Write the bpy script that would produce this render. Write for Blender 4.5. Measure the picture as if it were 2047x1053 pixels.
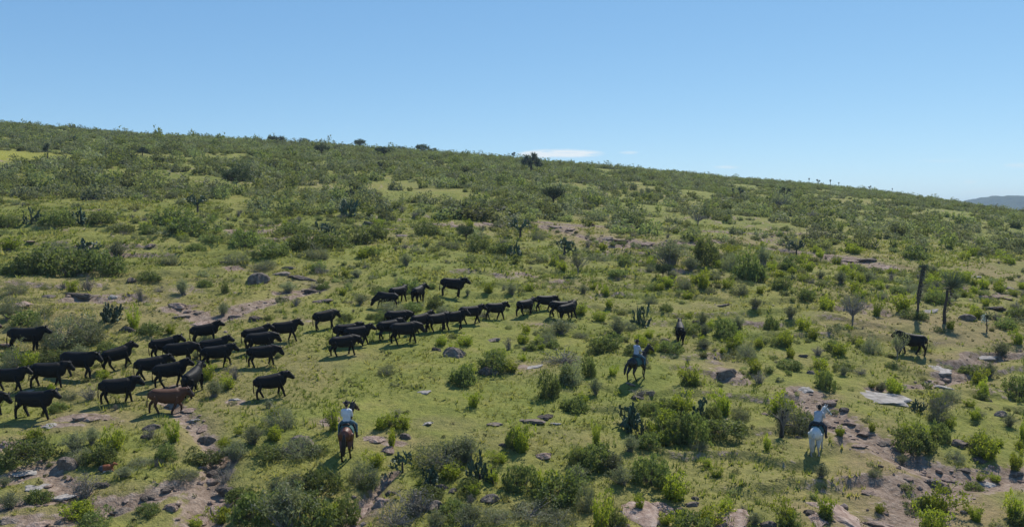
import bpy, bmesh, math, random
import numpy as np
from mathutils import Vector, Matrix, Quaternion

for o in list(bpy.data.objects):
    bpy.data.objects.remove(o, do_unlink=True)
SC = bpy.context.scene
COL = SC.collection
R = math.radians

# ------------------------------------------------------------------ camera
PW, PH, FPX, HROW = 2047.0, 1053.0, 1607.0, 430.0     # photo size, focal length in photo pixels, row of the true horizon
CAM = np.array([0.0, 0.0, 17.0])
PITCH = math.atan((PH / 2 - HROW) / FPX)
cd = bpy.data.cameras.new('camera')
cam = bpy.data.objects.new('camera', cd)
COL.objects.link(cam)
cam.location = CAM
cam.rotation_euler = (math.pi / 2 - PITCH, 0, 0)
cd.sensor_width = 36.0
cd.lens = 36.0 * FPX / PW
cd.clip_end = 30000
SC.camera = cam

# ------------------------------------------------------------------ sun, sky, exposure
SUN_AZ, SUN_EL = R(31), R(49)                         # azimuth from the view direction towards the right
sdir = Vector((math.sin(SUN_AZ) * math.cos(SUN_EL), math.cos(SUN_AZ) * math.cos(SUN_EL), math.sin(SUN_EL)))
ld = bpy.data.lights.new('sun', 'SUN')
ld.energy = 4.5
ld.angle = R(0.55)
ld.color = (1.0, 0.95, 0.86)
lo = bpy.data.objects.new('sun', ld)
COL.objects.link(lo)
lo.rotation_euler = sdir.to_track_quat('Z', 'Y').to_euler()
lo.location = (0, 0, 60)

world = bpy.data.worlds.new('World')
SC.world = world
world.use_nodes = True
WT = world.node_tree
WT.nodes.clear()
SC.view_settings.view_transform = 'Standard'
SC.view_settings.look = 'None'
SC.view_settings.exposure = 0.35
SC.view_settings.gamma = 1.0
SC.view_settings.use_curve_mapping = False
SC.cycles.max_bounces = 6
SC.cycles.diffuse_bounces = 3
SC.cycles.transmission_bounces = 3
SC.cycles.transparent_max_bounces = 4
SC.cycles.volume_bounces = 0
SC.cycles.use_denoising = True


def N(t, typ, **kw):
    n = t.nodes.new(typ)
    for k, v in kw.items():
        if k.startswith('_'):
            setattr(n, k[1:], v)
        else:
            n.inputs[k.replace('__', ' ')].default_value = v
    return n


def L(t, a, b):
    t.links.new(a, b)


def math_node(t, op, a, b=None, clamp=False):
    n = t.nodes.new('ShaderNodeMath')
    n.operation = op
    n.use_clamp = clamp
    for i, v in enumerate((a, b)):
        if v is None:
            continue
        if isinstance(v, (int, float)):
            n.inputs[i].default_value = v
        else:
            L(t, v, n.inputs[i])
    return n.outputs[0]


def mixc(t, fac, a, b, blend='MIX'):
    n = t.nodes.new('ShaderNodeMix')
    n.data_type = 'RGBA'
    n.blend_type = blend
    for sock, v in (('Factor', fac), ('A', a), ('B', b)):
        if isinstance(v, (int, float)):
            n.inputs[sock].default_value = v
        elif isinstance(v, tuple):
            n.inputs[sock].default_value = (*v, 1)
        else:
            L(t, v, n.inputs[sock])
    return n.outputs['Result']


def build_world():
    t = WT
    sky = t.nodes.new('ShaderNodeTexSky')
    sky.sky_type = 'NISHITA'
    sky.sun_disc = False
    sky.sun_elevation = SUN_EL
    sky.sun_rotation = SUN_AZ
    sky.altitude = 4000.0
    sky.air_density = 1.0
    sky.dust_density = 0.0
    sky.ozone_density = 3.0
    # small thin clouds low over the ridge, part of the sky itself (functions of direction)
    tc = t.nodes.new('ShaderNodeTexCoord')
    sp = t.nodes.new('ShaderNodeSeparateXYZ')
    L(t, tc.outputs['Generated'], sp.inputs[0])
    yy = math_node(t, 'MAXIMUM', sp.outputs['Y'], 0.001)
    u = math_node(t, 'DIVIDE', sp.outputs['X'], yy)
    w = math_node(t, 'DIVIDE', sp.outputs['Z'], yy)
    cmb = t.nodes.new('ShaderNodeCombineXYZ')
    L(t, math_node(t, 'MULTIPLY', u, 14.0), cmb.inputs[0])
    L(t, math_node(t, 'MULTIPLY', w, 120.0), cmb.inputs[1])
    nz = N(t, 'ShaderNodeTexNoise', Scale=2.2, Detail=5.0, Roughness=0.6)
    L(t, cmb.outputs[0], nz.inputs['Vector'])
    tot = None
    for (px, py, rx, ry, a) in ((1122, 307, 92, 10, 1.8), (1068, 310, 36, 9, 1.0), (1257, 305, 22, 4, .7), (1453, 334, 32, 4, .7),
                                (1940, 364, 16, 4, .6), (2040, 331, 40, 7, .6), (1880, 322, 60, 4, .25), (1980, 385, 70, 9, .35)):
        d = pixdir(px, py)
        u0, w0 = d[0] / d[1], d[2] / d[1]
        a1 = math_node(t, 'DIVIDE', math_node(t, 'SUBTRACT', u, float(u0)), rx / FPX)
        a2 = math_node(t, 'DIVIDE', math_node(t, 'SUBTRACT', w, float(w0)), ry / FPX)
        r2 = math_node(t, 'ADD', math_node(t, 'MULTIPLY', a1, a1), math_node(t, 'MULTIPLY', a2, a2))
        m = math_node(t, 'MULTIPLY', math_node(t, 'SUBTRACT', 1.0, r2, True), a)
        tot = m if tot is None else math_node(t, 'ADD', tot, m)
    front = math_node(t, 'GREATER_THAN', sp.outputs['Y'], 0.05)
    nn = math_node(t, 'MULTIPLY', math_node(t, 'SUBTRACT', nz.outputs[0], 0.22), 2.2, True)
    mask = math_node(t, 'MULTIPLY', math_node(t, 'MULTIPLY', tot, nn, True), front)
    mask = math_node(t, 'MULTIPLY', mask, 0.9)
    mix = t.nodes.new('ShaderNodeMix')
    mix.data_type = 'RGBA'
    L(t, mask, mix.inputs['Factor'])
    # the photograph's sky is evened out by its tone curve: the same curve over the whole sky
    sc_ = mixc(t, 1.0, sky.outputs[0], (.0892, .0892, .0892), 'MULTIPLY')
    sep = t.nodes.new('ShaderNodeSeparateColor')
    L(t, sc_, sep.inputs[0])
    com = t.nodes.new('ShaderNodeCombineColor')
    for ch, (g_, k_) in enumerate(((.88, 9.3), (.68, 9.0), (.47, 8.7))):
        L(t, math_node(t, 'MULTIPLY', math_node(t, 'POWER', sep.outputs[ch], g_), k_), com.inputs[ch])
    sk = com.outputs[0]
    L(t, sk, mix.inputs['A'])
    mix.inputs['B'].default_value = (7.2, 7.6, 7.8, 1)
    bg = t.nodes.new('ShaderNodeBackground')
    bg.inputs['Strength'].default_value = SKY_STRENGTH
    L(t, mix.outputs['Result'], bg.inputs['Color'])
    out = t.nodes.new('ShaderNodeOutputWorld')
    L(t, bg.outputs[0], out.inputs['Surface'])


SKY_STRENGTH = 0.1


def pixdir(px, py):
    px = np.asarray(px, float)
    py = np.asarray(py, float)
    u = (px - PW / 2) / FPX
    v = (py - PH / 2) / FPX
    c, s = math.cos(PITCH), math.sin(PITCH)
    return np.stack([u + 0 * v, c - v * s, -s - v * c], -1)


def to_pix(p):
    p = np.asarray(p, float) - CAM
    c, s = math.cos(PITCH), math.sin(PITCH)
    f = p[..., 1] * c - p[..., 2] * s
    up = p[..., 1] * s + p[..., 2] * c
    return np.stack([PW / 2 + FPX * p[..., 0] / f, PH / 2 - FPX * up / f], -1)


build_world()

# ------------------------------------------------------------------ noise
def _hash(i, j, seed):
    h = (i.astype(np.int64) * 374761393 + j.astype(np.int64) * 668265263 + seed * 1442695041) & 0xFFFFFFFF
    h = ((h ^ (h >> 13)) * 1274126177) & 0xFFFFFFFF
    h = (h ^ (h >> 16)) & 0xFFFFFF
    return h / float(0xFFFFFF)


def vnoise(x, y, seed=0):
    xi, yi = np.floor(x), np.floor(y)
    fx, fy = x - xi, y - yi
    fx = fx * fx * fx * (fx * (fx * 6 - 15) + 10)
    fy = fy * fy * fy * (fy * (fy * 6 - 15) + 10)
    a, b = _hash(xi, yi, seed), _hash(xi + 1, yi, seed)
    c, d = _hash(xi, yi + 1, seed), _hash(xi + 1, yi + 1, seed)
    return (a + (b - a) * fx) * (1 - fy) + (c + (d - c) * fx) * fy


def fbm(x, y, wl, octv=3, seed=0):
    s, a, t = 0.0, 1.0, 0.0
    for k in range(octv):
        s = s + a * vnoise(x / wl + 17.3 * k, y / wl - 9.1 * k, seed + k)
        t += a
        a *= 0.5
        wl *= 0.47
    return s / t


def sstep(a, b, x):
    t = np.clip((x - a) / (b - a), 0, 1)
    return t * t * (3 - 2 * t)


# ------------------------------------------------------------------ terrain shape
_sy = np.array([-200, 0, 58, 100, 150, 250, 320, 380, 460, 600, 900, 1300, 8000], float)
_ss = np.array([.10, .150, .150, .130, .113, .102, .084, .045, -.03, -.12, -.12, -.02, 0.0])
_gy = np.linspace(-200, 8000, 16401)
_gs = np.interp(_gy, _sy, _ss)
_gz = np.concatenate([[0], np.cumsum((_gs[1:] + _gs[:-1]) / 2 * np.diff(_gy))])
_gz -= np.interp(38.0, _gy, _gz)


def base_h(x, y):
    z = 17.0 - 11.05 + np.interp(y, _gy, _gz)
    b = np.interp(y, [40, 150], [.045, .08])
    z = z - b * 500 * np.tanh(x / 500.0)
    xr = np.clip(x - 132, 0, 160)
    z = z - 0.0034 * xr * xr
    return z


def und_h(x, y):
    far = sstep(20, 60, y)
    z = (fbm(x, y, 34, 2, 3) - .5) * 1.6 * far + (fbm(x, y, 9, 2, 8) - .5) * 0.5
    z = z + (fbm(x, y, 260, 2, 31) - .5) * 7.0 * sstep(150, 420, y)
    return z


def terrace(x, y, z):
    q = z + (fbm(x, y, 5.0, 3, 40) - .5) * 1.1
    s = 0.62
    k = np.floor(q / s)
    f = q / s - k
    m = sstep(.50, .60, fbm(x + 40, y, 13, 2, 55)) * (1 - sstep(180, 260, y)) * (1 - .85 * np.exp(-((x + 10) / 22) ** 2 - ((y - 52) / 13) ** 2))
    tz = (k + sstep(.74, .97, f)) * s
    scarp = m * sstep(.70, .80, f) * (1 - sstep(.985, 1.0, f))
    return z + m * 0.75 * (tz - q), scarp


def H0(x, y):
    x = np.asarray(x, float)
    y = np.asarray(y, float)
    z = base_h(x, y) + und_h(x, y)
    return terrace(x, y, z)[0]


def cast(px, py, hf):
    """points on the ground under photo pixels (the crest when a ray clears the hill)"""
    px = np.atleast_1d(np.asarray(px, float))
    py = np.atleast_1d(np.asarray(py, float))
    d = pixdir(px, py)
    d = d / d[:, 1:2]
    s = np.geomspace(18, 520, 420)
    X = d[:, 0:1] * s
    Z = CAM[2] + d[:, 2:3] * s
    g = hf(X, np.broadcast_to(s, X.shape)) - Z
    hit = g > 0
    idx = np.where(hit.any(1), hit.argmax(1), (g / s).argmax(1))
    idx = np.clip(idx, 1, len(s) - 1)
    lo_, hi_ = s[idx - 1].copy(), s[idx].copy()
    for _ in range(16):
        m = (lo_ + hi_) / 2
        gm = hf(d[:, 0] * m, m) - (CAM[2] + d[:, 2] * m)
        up = gm > 0
        hi_ = np.where(up, m, hi_)
        lo_ = np.where(up, lo_, m)
    sv = np.where(hit.any(1), hi_, s[idx])
    x, y = d[:, 0] * sv, sv
    return np.stack([x, y, hf(x, y)], -1)


# gullies and worn trails: photo polylines laid onto the hillside, (x, y, half width m, depth m)
GULLIES_PX = [
    [(318, 792, .35, .10), (372, 832, .5, .2), (408, 872, .6, .35), (440, 905, .7, .5), (432, 945, .6, .45), (425, 985, .7, .4), (405, 1060, 1.0, .45)],
    [(436, 935, .4, .2), (380, 962, .4, .25), (300, 990, .45, .25), (200, 1020, .5, .25), (60, 1050, .6, .2)],
    [(1600, 778, .5, .12), (1650, 815, .7, .2), (1700, 855, .8, .25), (1770, 892, .9, .3), (1850, 930, .9, .4), (1930, 962, .7, .35), (2040, 948, .6, .3)],
    [(1900, 960, .8, .3), (1840, 1000, 1.1, .4), (1760, 1045, 1.2, .4)],
    [(790, 945, .2, .25), (745, 975, .35, .5), (715, 1010, .5, .6), (670, 1055, .7, .5)],
    [(2040, 700, .4, .1), (1930, 735, .5, .2), (1880, 765, .5, .2), (1740, 775, .35, .25)],
    [(1085, 452, .8, .2), (1190, 478, 1.1, .25), (1310, 490, 1.2, .25), (1420, 480, .9, .2), (1560, 498, 1.1, .3), (1700, 520, 1.2, .3), (1790, 535, 1.0, .2)],
    [(1040, 440, .6, .1), (1160, 450, .8, .2), (1300, 455, .6, .15), (1440, 462, .6, .2), (1560, 470, .6, .2)],
    [(560, 585, .4, .15), (640, 575, .5, .2), (420, 640, .6, .15), (340, 612, .5, .1)],
    [(0, 960, .4, .1), (90, 935, .4, .15), (150, 985, .4, .15), (0, 1010, .4, .1)],
]
GULLIES = []
for gl in GULLIES_PX:
    a = np.array(gl, float)
    p = cast(a[:, 0], a[:, 1], H0)
    GULLIES.append(np.concatenate([p[:, :2], a[:, 2:4]], 1))

# bare earth and flat rock pavement: photo ellipses (x, y, rx, ry in px, strength)
SOIL_PX = [
    (1620, 785, 45, 10, 1), (1690, 850, 60, 22, 1), (1760, 890, 70, 16, .9), (1820, 985, 85, 45, 1), (1690, 1045, 90, 20, .9), (1930, 960, 70, 12, .9),
    (1250, 484, 80, 12, .9), (1115, 456, 50, 8, .9), (1330, 492, 60, 8, .6), (1540, 485, 70, 10, .6), (1690, 520, 60, 9, .8), (1770, 535, 50, 7, .8),
    (1210, 474, 40, 6, .7), (470, 636, 45, 6, .7), (590, 640, 40, 5, .6), (410, 655, 40, 7, .6), (15, 705, 22, 14, .8), (180, 836, 70, 8, .8),
    (110, 850, 60, 5, .7), (470, 803, 25, 8, .8), (395, 860, 25, 30, .8), (15, 892, 24, 14, .8), (60, 945, 60, 10, .6), (100, 985, 60, 12, .7), (250, 1000, 90, 14, .7),
    (60, 1035, 70, 16, .8), (415, 1030, 34, 26, .9), (740, 1010, 30, 24, .9), (790, 885, 45, 8, .7), (660, 845, 28, 5, .8), (880, 845, 35, 5, .4), (1060, 735, 40, 6, .7),
    (700, 712, 30, 5, .5), (1072, 648, 32, 3, .7), (1590, 465, 50, 5, .5), (1430, 612, 50, 5, .5), (1300, 578, 40, 5, .5), (1170, 452, 50, 4, .6),
    (1560, 350, 1, 1, 0), (560, 690, 30, 5, .5), (345, 775, 40, 12, .8), (440, 665, 30, 6, .5), (1450, 745, 40, 16, .5), (1960, 722, 60, 8, .6), (1895, 760, 36, 12, .6),
    (1780, 800, 75, 10, .5), (1870, 880, 20, 6, .3), (1500, 640, 60, 8, .35), (1350, 1035, 130, 18, .6), (1000, 880, 60, 10, .35), (1150, 870, 40, 8, .4), (2000, 590, 45, 12, .5),
    (1950, 560, 50, 8, .5), (1880, 690, 40, 6, .4), (250, 500, 30, 5, .5), (470, 540, 60, 6, .5), (620, 565, 70, 9, .5), (170, 600, 60, 8, .4), (40, 612, 40, 6, .4),
    (900, 452, 40, 4, .6), (805, 472, 40, 5, .5), (980, 450, 40, 5, .6), (1020, 1020, 40, 8, .3), (540, 800, 40, 6, .4), (1050, 548, 60, 3, .5), (1120, 560, 50, 3, .4),
]
_a = np.array(SOIL_PX, float)
_c = cast(_a[:, 0], _a[:, 1], H0)
_cx = cast(_a[:, 0] + _a[:, 2], _a[:, 1], H0)
_cy0 = cast(_a[:, 0], _a[:, 1] - _a[:, 3], H0)
_cy1 = cast(_a[:, 0], _a[:, 1] + _a[:, 3], H0)
SOIL = np.stack([_c[:, 0], _c[:, 1], np.maximum(np.abs(_cx[:, 0] - _c[:, 0]), .3), np.clip((_cy0[:, 1] - _cy1[:, 1]) / 2, .3, 14), _a[:, 4]], -1)


def gully_field(x, y):
    x = np.asarray(x, float)
    y = np.asarray(y, float)
    dep = np.zeros(x.shape)
    msk = np.zeros(x.shape)
    wob = (fbm(x, y, 1.6, 2, 71) - .5) * 0.9
    for g in GULLIES:
        for a, b in zip(g[:-1], g[1:]):
            dx, dy = b[0] - a[0], b[1] - a[1]
            l2 = dx * dx + dy * dy + 1e-6
            t = np.clip(((x - a[0]) * dx + (y - a[1]) * dy) / l2, 0, 1)
            d = np.hypot(x - a[0] - t * dx, y - a[1] - t * dy)
            w = a[2] + (b[2] - a[2]) * t
            dd = d / w + wob
            k = np.exp(-np.clip(dd, 0, 9) ** 2 * .8)
            dep = np.maximum(dep, k * (a[3] + (b[3] - a[3]) * t))
            msk = np.maximum(msk, np.exp(-np.clip(dd, 0, 9) ** 2 * .33))
    return dep, msk


def H(x, y):
    x = np.asarray(x, float)
    y = np.asarray(y, float)
    z = H0(x, y)
    near = (y > 18) & (y < 170)
    if near.any():
        dep = np.zeros(x.shape)
        dep[near] = gully_field(x[near], np.broadcast_to(y, x.shape)[near])[0]
        z = z - dep
    z = z + ((fbm(x, y, 1.7, 3, 90) - .5) * .22) * (1 - sstep(90, 180, y))
    return z


def H1(x, y):
    return float(H(np.array([x], float), np.array([y], float))[0])


# ------------------------------------------------------------------ mesh helpers
def mesh_np(name, v, f, smooth=False, mat=None, attrs=None):
    """fast mesh from numpy: f is (n,3) or (n,4)"""
    v = np.asarray(v, np.float32)
    f = np.asarray(f, np.int32)
    me = bpy.data.meshes.new(name)
    n, k = f.shape
    me.vertices.add(len(v))
    me.vertices.foreach_set('co', v.ravel())
    me.loops.add(n * k)
    me.loops.foreach_set('vertex_index', f.ravel())
    me.polygons.add(n)
    me.polygons.foreach_set('loop_start', np.arange(0, n * k, k, dtype=np.int32))
    me.polygons.foreach_set('loop_total', np.full(n, k, np.int32))
    me.polygons.foreach_set('use_smooth', np.full(n, smooth, bool))
    me.update(calc_edges=True)
    for an, (dom, arr) in (attrs or {}).items():
        at = me.attributes.new(an, 'FLOAT', dom)
        at.data.foreach_set('value', np.asarray(arr, np.float32))
    if mat:
        me.materials.append(mat)
    return me


def link(name, data, parent=None, loc=None, rot=None, scale=None):
    o = bpy.data.objects.new(name, data)
    COL.objects.link(o)
    if parent is not None:
        o.parent = parent
    if loc is not None:
        o.location = loc
    if rot is not None:
        o.rotation_euler = rot
    if scale is not None:
        o.scale = scale
    return o


def tag(o, label, cat, group=None):
    o['label'] = label
    o['category'] = cat
    if group:
        o['group'] = group
    return o


def loft(path, rad, ref=(0, 0, 1), n=12, roll=0.0, sq=1.0):
    """closed tube; rad = (side, other) half sizes per point"""
    path = np.asarray(path, float)
    m = len(path)
    rad = np.asarray(rad, float)
    if rad.ndim == 1:
        rad = np.stack([rad, rad], 1)
    tan = np.gradient(path, axis=0)
    tan /= np.linalg.norm(tan, axis=1, keepdims=True) + 1e-9
    # rounded ends
    p0 = path[0] - tan[0] * rad[0].min() * .6
    p1 = path[-1] + tan[-1] * rad[-1].min() * .6
    path = np.vstack([p0, path, p1])
    rad = np.vstack([rad[0] * .5, rad, rad[-1] * .5])
    tan = np.vstack([tan[0], tan, tan[-1]])
    ref = np.asarray(ref, float)
    V = []
    for p, t, r in zip(path, tan, rad):
        s = np.cross(ref, t)
        s /= np.linalg.norm(s) + 1e-9
        u = np.cross(t, s)
        a = np.linspace(0, 2 * np.pi, n, endpoint=False) + roll
        ca, sa = np.cos(a), np.sin(a)
        ca, sa = np.sign(ca) * np.abs(ca) ** sq, np.sign(sa) * np.abs(sa) ** sq
        V.append(p + ca[:, None] * s * r[0] + sa[:, None] * u * r[1])
    V = np.vstack(V)
    F = []
    for i in range(m + 1):
        for j in range(n):
            k = (j + 1) % n
            F.append((i * n + j, i * n + k, (i + 1) * n + k, (i + 1) * n + j))
    F.append(tuple(range(n - 1, -1, -1)))
    F.append(tuple((m + 1) * n + j for j in range(n)))
    return V, F


def join_parts(parts):
    V, F, k = [], [], 0
    for v, f in parts:
        V.append(np.asarray(v, float))
        F += [tuple(i + k for i in q) for q in f]
        k += len(v)
    return np.vstack(V), F


def remeshed(name, parts, voxel=.022, smooth=3, mat=None):
    """one continuous skin over overlapping closed pieces"""
    v, f = join_parts(parts)
    me = bpy.data.meshes.new(name + '_raw')
    me.from_pydata([tuple(p) for p in v], [], f)
    bm = bmesh.new()
    bm.from_mesh(me)
    bmesh.ops.recalc_face_normals(bm, faces=bm.faces)
    bm.to_mesh(me)
    bm.free()
    ob = bpy.data.objects.new(name + '_raw', me)
    COL.objects.link(ob)
    md = ob.modifiers.new('r', 'REMESH')
    md.mode = 'VOXEL'
    md.voxel_size = voxel
    md.use_smooth_shade = True
    if smooth:
        sm = ob.modifiers.new('s', 'SMOOTH')
        sm.factor = .5
        sm.iterations = smooth
    dg = bpy.context.evaluated_depsgraph_get()
    ev = ob.evaluated_get(dg)
    out = bpy.data.meshes.new_from_object(ev)
    out.name = name
    bpy.data.objects.remove(ob, do_unlink=True)
    bpy.data.meshes.remove(me)
    out.materials.clear()
    if mat:
        out.materials.append(mat)
    for p in out.polygons:
        p.use_smooth = True
    return out


def coords(me):
    a = np.empty(len(me.vertices) * 3, np.float32)
    me.vertices.foreach_get('co', a)
    return a.reshape(-1, 3)


def add_attr(me, name, vals):
    at = me.attributes.new(name, 'FLOAT', 'POINT')
    at.data.foreach_set('value', np.asarray(vals, np.float32))


# ------------------------------------------------------------------ materials
def new_mat(name):
    m = bpy.data.materials.new(name)
    m.use_nodes = True
    m.node_tree.nodes.clear()
    return m, m.node_tree


def out_bsdf(t, rough=.8, spec=.3):
    o = t.nodes.new('ShaderNodeOutputMaterial')
    b = t.nodes.new('ShaderNodeBsdfPrincipled')
    b.inputs['Roughness'].default_value = rough
    b.inputs['Specular IOR Level'].default_value = spec
    L(t, b.outputs[0], o.inputs['Surface'])
    return b, o


def noise(t, scale, detail=3, rough=.55, coord='Object', vec=None):
    n = N(t, 'ShaderNodeTexNoise', Scale=scale, Detail=float(detail), Roughness=rough)
    if vec is None:
        tc = t.nodes.new('ShaderNodeTexCoord')
        vec = tc.outputs[coord]
    L(t, vec, n.inputs['Vector'])
    return n.outputs[0]


def ramp(t, fac, stops):
    n = t.nodes.new('ShaderNodeValToRGB')
    e = n.color_ramp.elements
    while len(e) < len(stops):
        e.new(.5)
    for i, (p, c) in enumerate(stops):
        e[i].position = p
        e[i].color = (*c, 1) if len(c) == 3 else c
    L(t, fac, n.inputs[0])
    return n.outputs[0]


def attr(t, name):
    n = t.nodes.new('ShaderNodeAttribute')
    n.attribute_name = name
    return n.outputs['Fac']


def bump(t, b, h, strength=.4, dist=.05):
    n = t.nodes.new('ShaderNodeBump')
    n.inputs['Strength'].default_value = strength
    n.inputs['Distance'].default_value = dist
    L(t, h, n.inputs['Height'])
    L(t, n.outputs[0], b.inputs['Normal'])


def obj_random(t):
    return t.nodes.new('ShaderNodeObjectInfo').outputs['Random']


def ground_material():
    m, t = new_mat('hillside_turf')
    b, o = out_bsdf(t, .95, .1)
    n_big = noise(t, .045, 4)
    n_mid = noise(t, .42, 5, .6)
    n_sm = noise(t, 2.6, 5, .65)
    n_fine = noise(t, 11.0, 3, .7)
    g = ramp(t, n_mid, [(.28, (.100, .115, .031)), (.44, (.166, .176, .044)), (.56, (.212, .202, .054)), (.72, (.255, .202, .088))])
    g2 = ramp(t, n_big, [(.35, (.150, .178, .041)), (.52, (.198, .208, .050)), (.68, (.232, .205, .068))])
    g = mixc(t, .5, g, g2)
    dry = attr(t, 'dry')
    g = mixc(t, dry, g, (.235, .182, .095))
    yel = attr(t, 'yellow')
    g = mixc(t, yel, g, (.27, .26, .05))
    g = mixc(t, .75, g, ramp(t, n_sm, [(.3, (.60, .66, .58)), (.5, (1, 1, 1)), (.7, (1.28, 1.22, 1.12))]), 'MULTIPLY')
    g = mixc(t, .6, g, ramp(t, n_fine, [(.3, (.62, .65, .6)), (.7, (1.3, 1.3, 1.25))]), 'MULTIPLY')
    s = ramp(t, n_sm, [(.25, (.11, .076, .054)), (.45, (.215, .158, .118)), (.6, (.30, .232, .18)), (.75, (.39, .322, .265))])
    s = mixc(t, .6, s, ramp(t, n_fine, [(.3, (.6, .58, .57)), (.7, (1.25, 1.25, 1.25))]), 'MULTIPLY')
    so = attr(t, 'soil')
    k = math_node(t, 'ADD', so, math_node(t, 'MULTIPLY', math_node(t, 'SUBTRACT', n_sm, .5), 1.1))
    k = math_node(t, 'ADD', k, math_node(t, 'MULTIPLY', math_node(t, 'SUBTRACT', n_mid, .5), .8))
    k = ramp(t, k, [(.42, (0, 0, 0)), (.60, (1, 1, 1))])
    L(t, mixc(t, k, g, s), b.inputs['Base Color'])
    hh = math_node(t, 'ADD', math_node(t, 'MULTIPLY', n_sm, 1.6), math_node(t, 'MULTIPLY', n_fine, .6))
    bump(t, b, hh, .9, .11)
    return m


def leaf_material(name, c0, c1, c2, trans=.38, hue_var=.25, gloss=.25, own=.28, vv=.35):
    """c0 dark, c1 middle, c2 light leaf colour; picked per leaf and per plant"""
    m, t = new_mat(name)
    o = t.nodes.new('ShaderNodeOutputMaterial')
    rn = attr(t, 'rnd')
    orr = obj_random(t)
    f = math_node(t, 'ADD', math_node(t, 'MULTIPLY', rn, 1 - own), math_node(t, 'MULTIPLY', orr, own))
    c = ramp(t, f, [(.12, c0), (.5, c1), (.88, c2)])
    v = N(t, 'ShaderNodeHueSaturation')
    L(t, c, v.inputs['Color'])
    L(t, math_node(t, 'ADD', .5 - hue_var * .06, math_node(t, 'MULTIPLY', orr, hue_var * .12)), v.inputs['Hue'])
    L(t, math_node(t, 'ADD', 1.02 - vv / 2, math_node(t, 'MULTIPLY', math_node(t, 'FRACT', math_node(t, 'MULTIPLY', orr, 7.31)), vv)), v.inputs['Value'])
    col = v.outputs[0]
    p = t.nodes.new('ShaderNodeBsdfPrincipled')
    p.inputs['Roughness'].default_value = .62
    p.inputs['Specular IOR Level'].default_value = gloss
    L(t, col, p.inputs['Base Color'])
    tr = t.nodes.new('ShaderNodeBsdfTranslucent')
    L(t, mixc(t, 1.0, col, (1.25, 1.3, .75), 'MULTIPLY'), tr.inputs['Color'])
    mx = t.nodes.new('ShaderNodeMixShader')
    mx.inputs[0].default_value = trans
    L(t, p.outputs[0], mx.inputs[1])
    L(t, tr.outputs[0], mx.inputs[2])
    L(t, mx.outputs[0], o.inputs['Surface'])
    return m


def plain_material(name, stops, scale=4.0, rough=.85, spec=.25, bump_s=.3, bump_d=.03, detail=4, vary=0.0, stretch=None):
    m, t = new_mat(name)
    b, o = out_bsdf(t, rough, spec)
    tc = t.nodes.new('ShaderNodeTexCoord')
    vec = tc.outputs['Object']
    if stretch:
        mp = t.nodes.new('ShaderNodeMapping')
        mp.inputs['Scale'].default_value = stretch
        L(t, vec, mp.inputs['Vector'])
        vec = mp.outputs[0]
    n = noise(t, scale, detail, .6, vec=vec)
    c = ramp(t, n, stops)
    if vary:
        hv = N(t, 'ShaderNodeHueSaturation')
        L(t, c, hv.inputs['Color'])
        L(t, math_node(t, 'ADD', 1 - vary, math_node(t, 'MULTIPLY', obj_random(t), 2 * vary)), hv.inputs['Value'])
        c = hv.outputs[0]
    L(t, c, b.inputs['Base Color'])
    if bump_s:
        bump(t, b, n, bump_s, bump_d)
    return m


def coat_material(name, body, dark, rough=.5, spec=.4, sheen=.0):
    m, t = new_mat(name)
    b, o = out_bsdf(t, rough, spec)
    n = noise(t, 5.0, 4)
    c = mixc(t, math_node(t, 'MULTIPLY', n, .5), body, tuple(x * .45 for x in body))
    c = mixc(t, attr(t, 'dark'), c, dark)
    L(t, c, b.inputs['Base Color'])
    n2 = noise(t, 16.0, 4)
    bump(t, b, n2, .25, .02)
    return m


M = {}
M['ground'] = ground_material()
M['black_coat'] = coat_material('black_coat', (.0055, .0052, .0055), (.004, .004, .004), .60, .18)
M['brown_coat'] = coat_material('brown_coat', (.090, .034, .015), (.030, .014, .009), .58, .3)
M['tan_coat'] = coat_material('tan_coat', (.36, .13, .05), (.045, .016, .010), .6, .3)
M['bay_coat'] = coat_material('bay_coat', (.115, .034, .016), (.008, .006, .005), .48, .4)
M['dark_coat'] = coat_material('dark_coat', (.013, .009, .007), (.006, .005, .005), .5, .4)
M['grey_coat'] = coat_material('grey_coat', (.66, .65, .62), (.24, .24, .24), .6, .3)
M['hair_black'] = plain_material('hair_black', [(.3, (.006, .005, .005)), (.7, (.018, .014, .012))], 30, .6, .4, .4, .02, stretch=(1, 1, .2))
M['hair_grey'] = plain_material('hair_grey', [(.3, (.28, .26, .23)), (.7, (.50, .48, .45))], 30, .6, .3, .4, .02, stretch=(1, 1, .2))
M['skin'] = plain_material('skin', [(.3, (.27, .14, .09)), (.7, (.36, .20, .13))], 12, .6, .3, .1)
M['shirt_white'] = plain_material('shirt_white', [(.3, (.50, .52, .58)), (.7, (.66, .68, .74))], 9, .85, .15, .5, .03)
M['shirt_blue'] = plain_material('shirt_blue', [(.3, (.30, .34, .44)), (.7, (.42, .46, .56))], 9, .85, .15, .5, .03)
M['shirt_grey'] = plain_material('shirt_grey', [(.3, (.34, .35, .38)), (.7, (.46, .47, .51))], 9, .85, .15, .5, .03)
M['jeans'] = plain_material('jeans', [(.3, (.045, .085, .115)), (.7, (.085, .140, .175))], 14, .85, .15, .4, .02)
M['jeans_dark'] = plain_material('jeans_dark', [(.3, (.022, .034, .05)), (.7, (.04, .055, .08))], 14, .85, .15, .4, .02)
M['boot'] = plain_material('boot', [(.3, (.010, .008, .007)), (.7, (.024, .018, .014))], 20, .5, .4, .2)
M['hat_dark'] = plain_material('hat_dark', [(.3, (.014, .013, .015)), (.7, (.03, .028, .03))], 16, .8, .2, .2)
M['hat_pale'] = plain_material('hat_pale', [(.3, (.55, .52, .45)), (.7, (.70, .67, .60))], 16, .8, .2, .2)
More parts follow.
